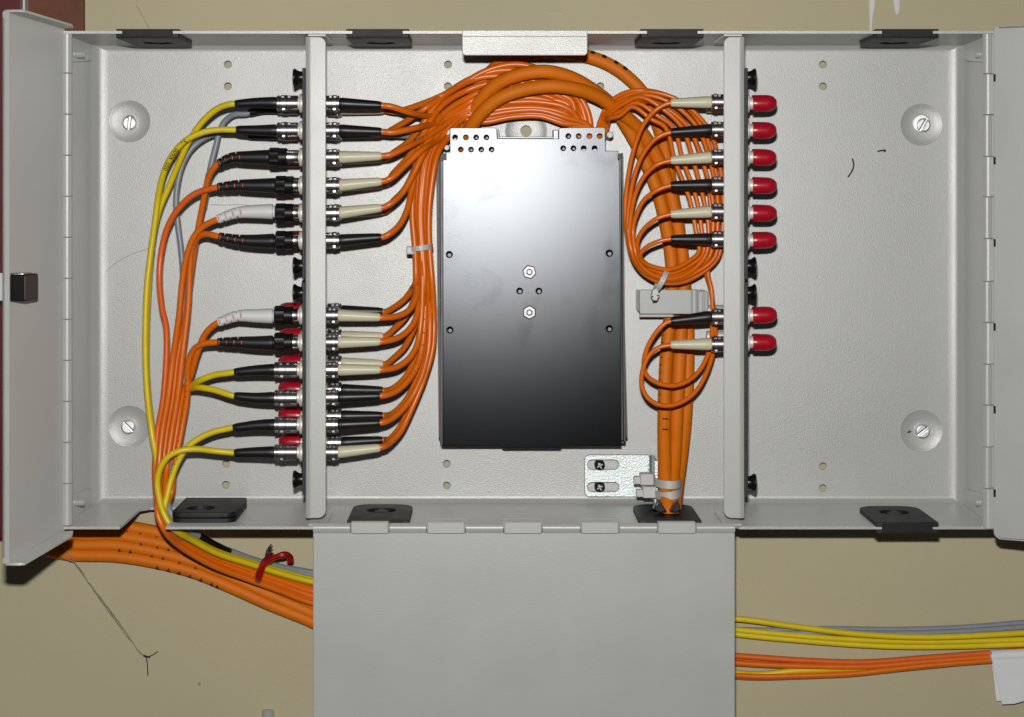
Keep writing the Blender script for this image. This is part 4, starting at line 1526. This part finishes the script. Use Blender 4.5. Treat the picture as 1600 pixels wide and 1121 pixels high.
# stray grey tail leaving the second plug
o = empty('grey_fibre_tail', P(600, 208, 0.02))
tag(o, 'short grey plastic strand sticking out under the second black boot', 'strand')
mb = MB()
q = cr(pts3(mm([(520, 203, 20), (570, 208, 22), (610, 211, 26), (645, 213, 30), (700, 216, 26)])))
sweep(mb, q, [0.0010 + 0.0008 * min(1, i / 8) for i in range(len(q))], 8)
mb.build('strand', M['grey_cable'], o)

# ------------------------------------------------------------------ thick supply cables
GT = 'thick orange supply cables rising through the bottom grommet'


def thick(pts, r, label, name='supply_cable', mat='orange_thick', group=GT):
    o = empty(name, P(pts[0][0], pts[0][1], pts[0][2] * 0.001))
    tag(o, label, 'cable', group)
    c = make_cable(o, mm(pts), r, M[mat], sides=14, n=7, name='jacket')
    return o, c


RT = 0.0041
t1, t1c = thick([(1047, 830, 62), (1045, 800, 56), (1040, 760, 46), (1038, 700, 34), (1038, 640, 24), (1041, 560, 18), (1048, 480, 14), (1050, 420, 13), (1042, 360, 13), (1029, 305, 14), (1011, 258, 15), (985, 208, 18), (958, 167, 24), (925, 140, 31), (888, 120, 38), (850, 112, 41), (812, 117, 40), (776, 132, 36), (752, 156, 30), (738, 182, 24), (732, 206, 20), (732, 240, 16)], RT,
                'thick orange cable making the outer arc over the cassette top')
t2, t2c = thick([(1053, 830, 62), (1050, 800, 55), (1051, 760, 44), (1055, 700, 30), (1058, 640, 20), (1062, 560, 14), (1066, 480, 10), (1068, 420, 9), (1059, 355, 9), (1047, 300, 10), (1029, 250, 12), (1001, 205, 18), (968, 175, 27), (935, 152, 36), (898, 139, 43), (858, 135, 46), (816, 141, 44), (780, 154, 42), (755, 174, 38), (739, 195, 33), (731, 214, 26), (728, 245, 18)], RT,
                'thick orange cable making the inner arc over the cassette top')
t3, t3c = thick([(1058, 830, 58), (1054, 800, 50), (1058, 760, 38), (1066, 700, 24), (1072, 640, 14), (1075, 560, 8), (1074, 490, 4.3), (1067, 420, 2), (1060, 355, 1), (1050, 300, 2), (1040, 240, 3.5), (1026, 190, 6), (1006, 148, 8), (976, 117, 9), (945, 98, 9), (915, 88, 9), (880, 82, 10), (840, 82, 12), (800, 92, 14), (770, 110, 16), (748, 138, 17), (735, 165, 17), (726, 195, 16), (722, 240, 12)], RT,
                'thick orange cable with black dashes passing behind the catch plate')
for (x, y) in ((925, 82), (943, 88), (962, 96), (978, 107)):
    mark_on(t3c, x, y, t3, 0.5, 1.45, 0.0026, taper=False)
for (x, y) in ((1037, 612), (1037, 660), (1037, 678)):
    mark_on(t1c, x, y, t1, -0.55, 0.35, 0.0009, taper=False)

# four thick cables running along the wall below the left compartment
GL = 'thick orange cables fixed along the wall under the left compartment'


def wallcable(pts, lb):
    return thick(pts, 0.0039, lb, 'wall_cable', group=GL)


w1, w1c = wallcable([(70, 620, -25), (74, 700, -6), (88, 770, -5.5), (120, 806, -5.5), (165, 820, -5.5), (215, 826, -5.5), (260, 836, -5.5), (300, 851, -5.5), (350, 875, -5.5), (420, 905, -5.5), (489, 935, -5.5), (600, 985, -5.5), (690, 1060, -5.5), (720, 1200, -5.5), (720, 1400, -5.5)],
                    'uppermost thick orange cable under the left compartment, showing through the slot')
w2, w2c = wallcable([(60, 620, -25), (62, 700, -5), (66, 780, -4), (84, 822, -4), (120, 836, -4), (180, 837, -4), (240, 847, -4), (300, 862, -4), (360, 887, -4), (420, 915, -4), (489, 945, -4), (600, 995, -5), (680, 1070, -5), (705, 1200, -5), (705, 1400, -5)],
                    'second thick orange cable from the top, right under the slot edge')
w3, w3c = wallcable([(45, 620, -25), (45, 720, -5), (50, 800, -4), (72, 838, -4), (110, 851, -4), (180, 852, -4), (240, 862, -4), (300, 878, -4), (360, 902, -4), (420, 929, -4), (489, 959, -4), (590, 1008, -5), (665, 1080, -5), (690, 1200, -5), (690, 1400, -5)],
                    'third thick orange cable from the top, with a scar on its jacket')
w4, w4c = wallcable([(30, 620, -25), (28, 720, -5), (34, 810, -4), (60, 853, -4), (105, 866, -4), (180, 869, -4), (240, 878, -4), (300, 893, -4), (360, 917, -4), (420, 944, -4), (489, 972, -4), (580, 1020, -5), (650, 1090, -5), (675, 1200, -5), (675, 1400, -5)],
                    'lowest thick orange cable under the left compartment')
for (c_, p_, ms) in ((w1c, w1, [(203, 828), (224, 832), (248, 838)]), (w2c, w2, [(222, 846), (246, 850), (268, 857), (290, 865), (312, 872)]),
                     (w3c, w3, [(184, 858), (208, 864), (235, 870), (258, 876), (283, 885), (305, 893)]), (w4c, w4, [(250, 888), (264, 893), (281, 899), (297, 905), (312, 910), (326, 915), (340, 920)])):
    for (x, y) in ms:
        mark_on(c_, x, y, p_, -0.30, -1.35, 0.0034)

# ------------------------------------------------------------------ right pigtails of the middle compartment
GR = 'pigtails coiled beside the right divider'


def rp(k, y, bm_, ey, left, lb, loop):
    o = empty('pigtail', P(1112, y, HF_))
    tag(o, lb, 'pigtail', GR)
    make_nut(o, 1131, 1111, y, HF_, 'metal')
    make_boot(o, [(1111, y), (1080, y + (ey - y) * .5), (1048, ey)], HF_, 'plain', bm_)
    make_cable(o, mm([(1054, ey, 65), (1044, ey + (1 if ey > y else 0), 64.5)] + left + loop), 0.00138, M['orange'])


RX = {200: (1106, 1090, 1076, 1066, 1052, 1040), 250: (1123, 1109, 1097, 1083, 1067, 1054), 310: (1130, 1121, 1113, 1099, 1088, 1077),
      360: (1129, 1121, 1114, 1107, 1096, 1087), 402: (1121, 1117, 1109, 1103, 1099, 1092)}


def coil(k, bx, by):
    """from the left flank down under, up the right flank, over the top to the cassette"""
    d = k
    h0 = 38 + (0, 5, 2, 7, 3.5, 9)[k]
    yb_ = (443, 438, 432, 436, 427, 421)[k]
    yt_ = (146, 151, 157, 154, 163, 169)[k]
    return [(985 + d * 3, (394, 396, 398, 398, 396, 399)[k], h0 + 12), (1000 + d * 1.5, (422, 420, 417, 418, 413, 411)[k], h0 + 8), (1023, yb_ - (5, 5, 4, 5, 4, 3)[k], h0 + 6), (1050, yb_, h0 + 4), (1080, yb_ - 7 - d * 1.6, h0), (RX[402][k], 404 - d * 2, h0 - 2), (RX[360][k], 358, h0 - 3), (RX[310][k], 310, h0 - 3), (RX[250][k], 250, h0 - 1), (RX[200][k], 200, h0 + 2),
            (1062 - d * 9, (158, 164, 172, 170, 180, 186)[k], h0 + 3), (1018 - d * 6, yt_ - 2, h0 + 1), (984 - d * 3, yt_ + 2 + d * 2, h0 - 3), (956 - d * 1.0, 166 + d * 4, h0 - 9), (938 + d * 2.4, 188 + d, 27), (932 + d * 2, 222, 21)]


rp(0, 160, C_, 161, [(1025, 172, 64), (1005, 196, 61), (990, 235, 57), (981, 280, 54), (977, 330, 52)], 'orange pigtail with cream boot, topmost at the right divider', coil(0, 0, 0))
rp(1, 203, B_, 207, [(1026, 216, 64), (1008, 236, 61), (994, 266, 58), (985, 305, 55), (981, 350, 53)], 'orange pigtail with black boot, second at the right divider', coil(1, 0, 0))
rp(2, 246, C_, 251, [(1026, 258, 64), (1008, 274, 61), (994, 300, 58), (986, 335, 55), (984, 370, 53)], 'orange pigtail with cream boot, third at the right divider', coil(2, 0, 0))
rp(3, 289, B_, 290, [(1026, 298, 64), (1008, 311, 61), (996, 332, 58), (989, 360, 55)], 'orange pigtail with black boot, fourth at the right divider', coil(3, 0, 0))
rp(4, 331, C_, 335, [(1026, 342, 64), (1008, 356, 61), (997, 374, 58)], 'orange pigtail with cream boot, fifth at the right divider', coil(4, 0, 0))
rp(5, 374, B_, 374, [(1028, 378, 64), (1011, 386, 62)], 'orange pigtail with black boot dipping into the coil bottom, sixth at the right divider', coil(5, 0, 0))
# two more whose loops hang below the coil
upb = [(1112, 455, 33), (1106, 425, 33), (1112, 390, 33), (1121, 350, 33), (1122, 300, 33), (1112, 240, 34), (1092, 190, 36), (1060, 158, 38), (1020, 143, 38), (985, 143, 36), (955, 158, 30), (938, 188, 26), (932, 222, 21)]
upc = [(1110, 450, 30), (1102, 420, 30), (1104, 385, 31), (1110, 345, 31), (1108, 300, 31), (1095, 240, 32), (1072, 195, 34), (1040, 167, 36), (1005, 158, 35), (972, 164, 32), (945, 182, 28), (934, 222, 21)]
rp(6, 495, B_, 502, [(1030, 514, 64), (1013, 540, 62), (1006, 566, 60), (1010, 586, 58), (1026, 598, 56), (1050, 603, 54), (1074, 596, 51), (1096, 575, 47), (1110, 540, 42), (1113, 495, 36)], 'orange pigtail with black boot, upper of the two below the clip', upb)
rp(7, 538, C_, 539, [(1030, 543, 64), (1014, 556, 63), (1004, 580, 62), (1003, 604, 61), (1014, 624, 60), (1036, 634, 59), (1062, 630, 57), (1087, 612, 54), (1106, 578, 49), (1117, 535, 42), (1116, 495, 36)], 'orange pigtail with cream boot, lower of the two below the clip', upc)

print_row(cab8, cord8, (291, 585), (283, 700), 16, 0.2, 1)
print_row(cab11, cord11, (292, 700), (268, 748), 9, 0.5, 2)
print_row(PGC[6][1], PGC[6][0], (664, 470), (640, 592), 16, -0.2, 3)
print_row(PGC[9][1], PGC[9][0], (670, 500), (650, 592), 12, 0.1, 4)
print_row(PGC[16][1], PGC[16][0], (636, 230), (690, 199), 8, 0.3, 5)
print_row(t1c, t1, (1037, 640), (1046, 505), 22, 0.7, 6)

# faint scratches on the paint of the left compartment
for pp in ([(158, 432), (180, 412), (205, 398), (228, 390), (246, 378)], [(330, 320), (350, 321), (376, 320), (402, 323)]):
    mb = MB()
    c_ = cr([P(x, y, -0.00006) for x, y in pp], 6)
    sweep(mb, c_, [0.00014 + 0.00008 * abs(sin(i * 1.3)) for i in range(len(c_))], 6)
    mb.build('scratch', M['scratch'], enc)

# ------------------------------------------------------------------ ties, clip, bracket
def strap(mb, pts, wd, th, nrm_hint=(0, -1, 0)):
    """flat band along pts (Vectors)"""
    T = tangents(pts)
    V, Fc = [], []
    for i, p in enumerate(pts):
        n_ = Vector(nrm_hint)
        n_ = (p - sum(pts, Vector()) / len(pts))
        n_ = (n_ - T[i] * n_.dot(T[i])).normalized()
        b = T[i].cross(n_).normalized()
        for (s, t) in ((-1, 0), (1, 0), (1, 1), (-1, 1)):
            V.append(p + b * (wd / 2 * s) + n_ * (th * t))
    n = len(pts)
    for i in range(n - 1):
        for k in range(4):
            Fc.append((i * 4 + k, i * 4 + (k + 1) % 4, (i + 1) * 4 + (k + 1) % 4, (i + 1) * 4 + k))
    Fc += [(0, 1, 2, 3), ((n - 1) * 4, (n - 1) * 4 + 1, (n - 1) * 4 + 2, (n - 1) * 4 + 3)]
    mb.add(V, Fc)


def ring_band(c, a, hgt, tilt, n=28):
    """ellipse in the (direction,depth) plane. c centre, a half width, hgt half depth, tilt angle in picture plane"""
    d = Vector((cos(tilt), 0, sin(tilt)))
    return [c + d * (a * cos(2 * pi * k / n)) + Vector((0, -1, 0)) * (hgt * sin(2 * pi * k / n)) for k in range(n + 1)]


GTIE = 'nylon cable ties'
ti = empty('cable_tie', P(658, 388, 0.045))
tag(ti, 'clear nylon cable tie round the orange pigtail trunk left of the cassette', 'cable tie', GTIE)
mb = MB()
c = P(658, 387.5, 0.042)
strap(mb, ring_band(c, 16.5 * mpp(.042), 0.0088, radians(7)), 0.0030, 0.0009)
mb.build('strap', M['tie'], ti, angle=50)
mb = MB()
q = P(641, 391, 0.045)
box(mb, q - Vector((0.0022, 0.003, 0.0025)), q + Vector((0.0024, 0.003, 0.0022)), 0.0007)
mb.build('head', M['tie'], ti)

ti = empty('cable_tie', P(1028, 445, 0.05))
tag(ti, 'slanted clear nylon cable tie holding the coil of pigtails above the clip', 'cable tie', GTIE)
mb = MB()
c = P(1033, 438, 0.047)
strap(mb, ring_band(c, 17 * mpp(.047), 0.0085, radians(62)), 0.0030, 0.0008)
mb.build('strap', M['tie'], ti, angle=50)
mb = MB()
fo = [(1019, 452), (1027, 451), (1030, 462), (1026, 470), (1020, 471), (1017, 463)]
slab(mb, pxo(fo, 0.05), [], 0.048, 0.053, WALLFR, 0.0006)
mb.build('head', M['tie'], ti)
mb = MB()
for (x, y, dx) in ((1019, 464, 1), (1022, 470, 2), (1028, 462, 1)):
    a = P(x, y, 0.0531)
    box(mb, a - Vector((0.0008, 0.0002, 0.0003)), a + Vector((0.0008, 0.0002, 0.0003)))
mb.build('teeth', M['black_print'], ti)

for (yl, yr2, lb, hx, hy) in ((750, 752, 'upper of the two nylon cable ties binding the thick cables to the zinc bracket', 1010, 748),
                             (771, 764, 'lower of the two nylon cable ties binding the thick cables to the zinc bracket', 1014, 768)):
    ti = empty('cable_tie', P(1040, yl, 0.045))
    tag(ti, lb, 'cable tie', GTIE)
    mb = MB()
    c = P(1042, (yl + yr2) / 2, 0.036)
    strap(mb, ring_band(c, 20.5 * mpp(.04), 0.0185, math.atan2(yl - yr2, 60)), 0.0046, 0.001)
    mb.build('strap', M['tie'], ti, angle=50)
    mb = MB()
    q = P(hx, hy, 0.04)
    box(mb, q - Vector((0.0040, 0.005, 0.0034)), q + Vector((0.0040, 0.004, 0.0034)), 0.0007)
    q2 = P(hx - 15, hy + 2, 0.04)
    box(mb, q2 - Vector((0.0020, 0.003, 0.0022)), q2 + Vector((0.0025, 0.0015, 0.0022)), 0.0005)
    mb.build('head', M['tie'], ti)

# zinc bracket
bk = empty('cable_bracket', P(965, 743, 0))
tag(bk, 'zinc plated slotted bracket screwed below the cassette', 'bracket')
mb = MB()
BH = 0.006
fo = pxo(rrect(913, 711, 1013, 777, rr=(9, 0, 0, 9)), BH)
sl = [pxo(slot(918, 719, 967, 734), BH), pxo(slot(918, 754, 967, 769), BH)]
slab(mb, fo, sl, BH - 0.0018, BH, WALLFR, 0.0004, 0.0003)
mb.build('plate', M['zinc'], bk)
mb = MB()
a, b_ = P(1012.5, 777, BH), P(1022, 711, BH)
pts = arc_pts((a.x, BH + 0.0035), 0.0035, -pi / 2, 0, 5)
prof = [Vector((x, -h, 0)) for x, h in pts] + [Vector((a.x + 0.0035, -0.034, 0)), Vector((a.x + 0.0018, -0.034, 0))] + [Vector((a.x + (x - a.x) * .5, -(BH + 0.0035 + (h - BH - 0.0035) * .5), 0)) for x, h in reversed(pts)]
extr(mb, prof, (0, 0, a.z), (0, 0, b_.z - a.z))
mb.build('bent_arm', M['zinc'], bk)
for (x, y) in ((937, 727), (937, 761)):
    c = P(x, y, BH)
    s_ = empty_part('screw', (c.x, -BH, c.z), bk)
    mb = MB()
    lathe(mb, (c.x, -BH + 0.004, c.z), (0, -1, 0), [(0, 0.0032), (0.0042, 0.0032), (0.0055, 0.0031), (0.0065, 0.0025), (0.0070, 0.0014), (0.0071, 0.0002)], 18)
    mb.build('screw_head', M['dark_screw'], s_)
    mb = MB()
    for an in (0.5, 0.5 + pi / 2):
        d = Vector((cos(an), 0, sin(an)))
        e = Vector((-sin(an), 0, cos(an)))
        cc = Vector((c.x, -BH - 0.0029, c.z))
        pr = [cc + d * 0.0019 + e * 0.0003, cc - d * 0.0019 + e * 0.0003, cc - d * 0.0019 - e * 0.0003, cc + d * 0.0019 - e * 0.0003]
        extr(mb, pr, (0, 0, 0), (0, -0.00035, 0))
    mb.build('cross_recess', M['nut_steel'], s_)

# grey plastic clip over the thick cables
cl = empty('cable_clip', P(1050, 475, 0.02))
tag(cl, 'grey plastic cable clip over the thick orange cables under the coil', 'clip')
mb = MB()
CH = 0.030
fo = pxo(rrect(999, 453, 1092, 491, rr=(3, 0, 0, 3)), CH)
slab(mb, fo, [], CH - 0.0016, CH, WALLFR, 0.0005)
a, b_ = P(999, 491, CH), P(1052, 496, CH)
box(mb, (a.x, -CH + 0.0002, P(0, 496, CH).z), (b_.x, -CH + 0.003, a.z - 0.0002), 0.0003)
mb.build('clip_plate', M['clip'], cl)
mb = MB()
a, b_ = P(1085, 491, CH), P(1085, 453, CH)
lathe(mb, (a.x, -CH + 0.0012, a.z), (0, 0, 1), [(0, 0.0022), (0.0002, 0.0025), ((b_ - a).length - 0.0002, 0.0025), ((b_ - a).length, 0.0022)], 16)
mb.build('clip_hinge', M['clip'], cl)
mb = MB()
fo = pxo(rrect(1090, 455, 1107, 489, rr=(0, 4, 4, 0)), CH - 0.003)
slab(mb, fo, [], CH - 0.006, CH - 0.003, WALLFR, 0.0009)
a, b_ = P(1098, 487, CH), P(1102, 458, CH)
box(mb, (a.x, -CH + 0.0008, a.z), (b_.x, -CH + 0.0035, b_.z), 0.0006)
mb.build('clip_tab', M['clip'], cl)
mb = MB()
for (x0, x1) in ((999, 1005), (1100, 1107)):
    a, b_ = P(x0, 488, CH), P(x1, 456, CH)
    box(mb, (a.x, -CH + 0.0061 if x0 > 1050 else -CH + 0.0017, a.z), (b_.x, -0.0002, b_.z), 0.0004)
mb.build('clip_base', M['clip'], cl)

# split collar of the grommet the thick cables come through
mb = MB()
col = empty('cable_collar', P(1045, 800, 0.05))
tag(col, 'torn black rubber collar where the thick cables leave the box', 'collar')
for (fo) in ([(1021, 796), (1028, 784), (1033, 786), (1042, 800), (1030, 801)], [(1064, 797), (1060, 783), (1056, 785), (1047, 800), (1056, 801)]):
    mb = MB()
    slab(mb, pxo(fo, 0.065), [], 0.058, 0.066, WALLFR, 0.0006)
    mb.build('rubber_flap', M['black_plastic'], col)

# ------------------------------------------------------------------ small things
# red twist tie round the cords below the left compartment
rt = empty('twist_tie', P(415, 885, 0.02))
tag(rt, 'shiny red plastic twist tie knotted round the cords under the left compartment', 'twist tie')
mb = MB()
pth = cr(pts3(mm([(404, 911, 14), (404, 902, 25), (407, 892, 27), (413, 880, 27), (419, 873, 25), (424, 868, 16), (418, 872, 2)])), 6)
sweep(mb, pth, [0.0022 if 3 < i < 30 else 0.0016 for i in range(len(pth))], 8)
mb.build('loop', M['red_tie'], rt)
mb = MB()
pth = cr(pts3(mm([(415, 880, 27), (424, 874, 30), (436, 869, 31), (446, 867, 30), (452, 869, 27), (454, 877, 25)])), 6)
sweep(mb, pth, [0.0019 + 0.0002 * sin(i * .5) for i in range(len(pth))], 8)
mb.build('end', M['red_tie'], rt)
mb = MB()
for pp in ([(415, 874, 27), (416, 864, 30), (420, 856, 31), (424, 851, 31)], [(417, 872, 28), (419, 864, 30), (422, 857, 30), (426, 854, 29)]):
    sweep(mb, cr(pts3(mm(pp)), 5), 0.0005, 6)
mb.build('wire', M['dark_thread'], rt)

# dusty thread sagging from the left door's foot to the wall
th_ = empty('dusty_thread', P(110, 870, 0.05))
tag(th_, 'dusty grey thread slanting across the wall below the left door', 'thread')
mb = MB()
rng = random.Random(3)
for (pp) in ([(100, 855, 6), (112, 872, 4), (135, 905, 2), (165, 945, 0), (195, 985, -4), (220, 1022, -8.5), (228, 1026, -9.2)],
             [(93, 868, 6), (106, 875, 5), (118, 880, 3), (140, 912, 1.5), (172, 958, -1), (200, 996, -5), (222, 1023, -8.8)]):
    q = cr(pts3(mm(pp)), 9)
    q = [p + Vector((rng.uniform(-1, 1), 0, rng.uniform(-1, 1))) * 0.00022 for p in q]
    sweep(mb, q, [0.00016 + 0.00014 * abs(sin(i * .37)) for i in range(len(q))], 6)
mb.build('strand', M['thread'], th_)
mb = MB()
for pp in ([(222, 1023, -8.9), (232, 1026, -9), (240, 1023, -9), (247, 1018, -9.2)], [(228, 1026, -9), (230, 1036, -9), (231, 1056, -9.2)], [(224, 1026, -9), (235, 1028, -9.2)]):
    sweep(mb, cr(pts3(mm(pp)), 6), 0.00032, 6)
mb.build('frayed_end', M['dark_thread'], th_)
for (pp, lb) in (([(213, 8, -9.2), (222, 24, -8.6), (234, 46, -8.4)], 'fine brown hair on the wall above the top left grommet'),
                 ([(1332, 248, 0.6), (1334, 258, 0.8), (1331, 268, 0.8), (1325, 277, 0.6)], 'curved dark hair stuck to the back panel of the right compartment'),
                 ([(1371, 237, 0.6), (1378, 235.5, 0.9), (1383, 235, 0.9), (1382, 238, 0.6)], 'short dark speck of thread right of the curved hair')):
    mb = MB()
    q = cr(pts3(mm(pp)), 6)
    sweep(mb, q, 0.0005 if pp[0][2] > 0 else 0.0002, 6)
    tag(mb.build('hair', M['dark_thread'] if pp[0][2] > 0 else M['thread']), lb, 'hair', 'hairs and threads')
mb = MB()
slab(mb, pxo([(1417, 676), (1422, 673), (1424, 674), (1421, 677)], 0), [], -0.0002, 0.0002, WALLFR)
tag(mb.build('dirt_speck', M['dark_thread']), 'small black speck left of the lower right mounting screw', 'speck')

# folded white paper flag round the orange cords at the right
fl = empty('paper_flag', P(1575, 1060, 0.0))
tag(fl, 'folded white paper flag hanging from the orange cords at the right edge', 'paper flag')
for (ol, h0, bend) in (([(1548, 1023), (1640, 1019), (1655, 1094), (1606, 1094), (1585, 1100), (1566, 1101), (1556, 1056)], 0.004, 1), ([(1549, 1026), (1640, 1022), (1640, 1090), (1557, 1096)], -0.003, 0)):
    mb = MB()
    slab(mb, pxo(ol, h0), [], h0 - 0.0003, h0, WALLFR)
    mb.build('leaf', M['white_paper'], fl)
mb = MB()
a, b_ = P(1548.5, 1023, 0.001), P(1640, 1019, 0.001)
ax = (b_ - a)
lathe(mb, a + Vector((0, 0, -0.0008)), ax, [(0, 0.0034), (ax.length, 0.0034)], 14)
mb.build('fold', M['white_paper'], fl)

# clear plastic plug low on the wall
pl = empty('clear_plug', P(419, 1115, HW))
tag(pl, 'clear plastic wall plug at the bottom edge left of the drop-down door', 'wall plug')
mb = MB()
c = P(419, 1122, HW)
lathe(mb, (c.x, -HW, c.z - 0.004), (0, 0, 1), [(-0.012, 0.0044), (0, 0.0041), (0.0055, 0.0039), (0.0085, 0.0036), (0.0092, 0.0028), (0.0094, 0.0008)], 20)
mb.build('plug_body', M['clear'], pl)
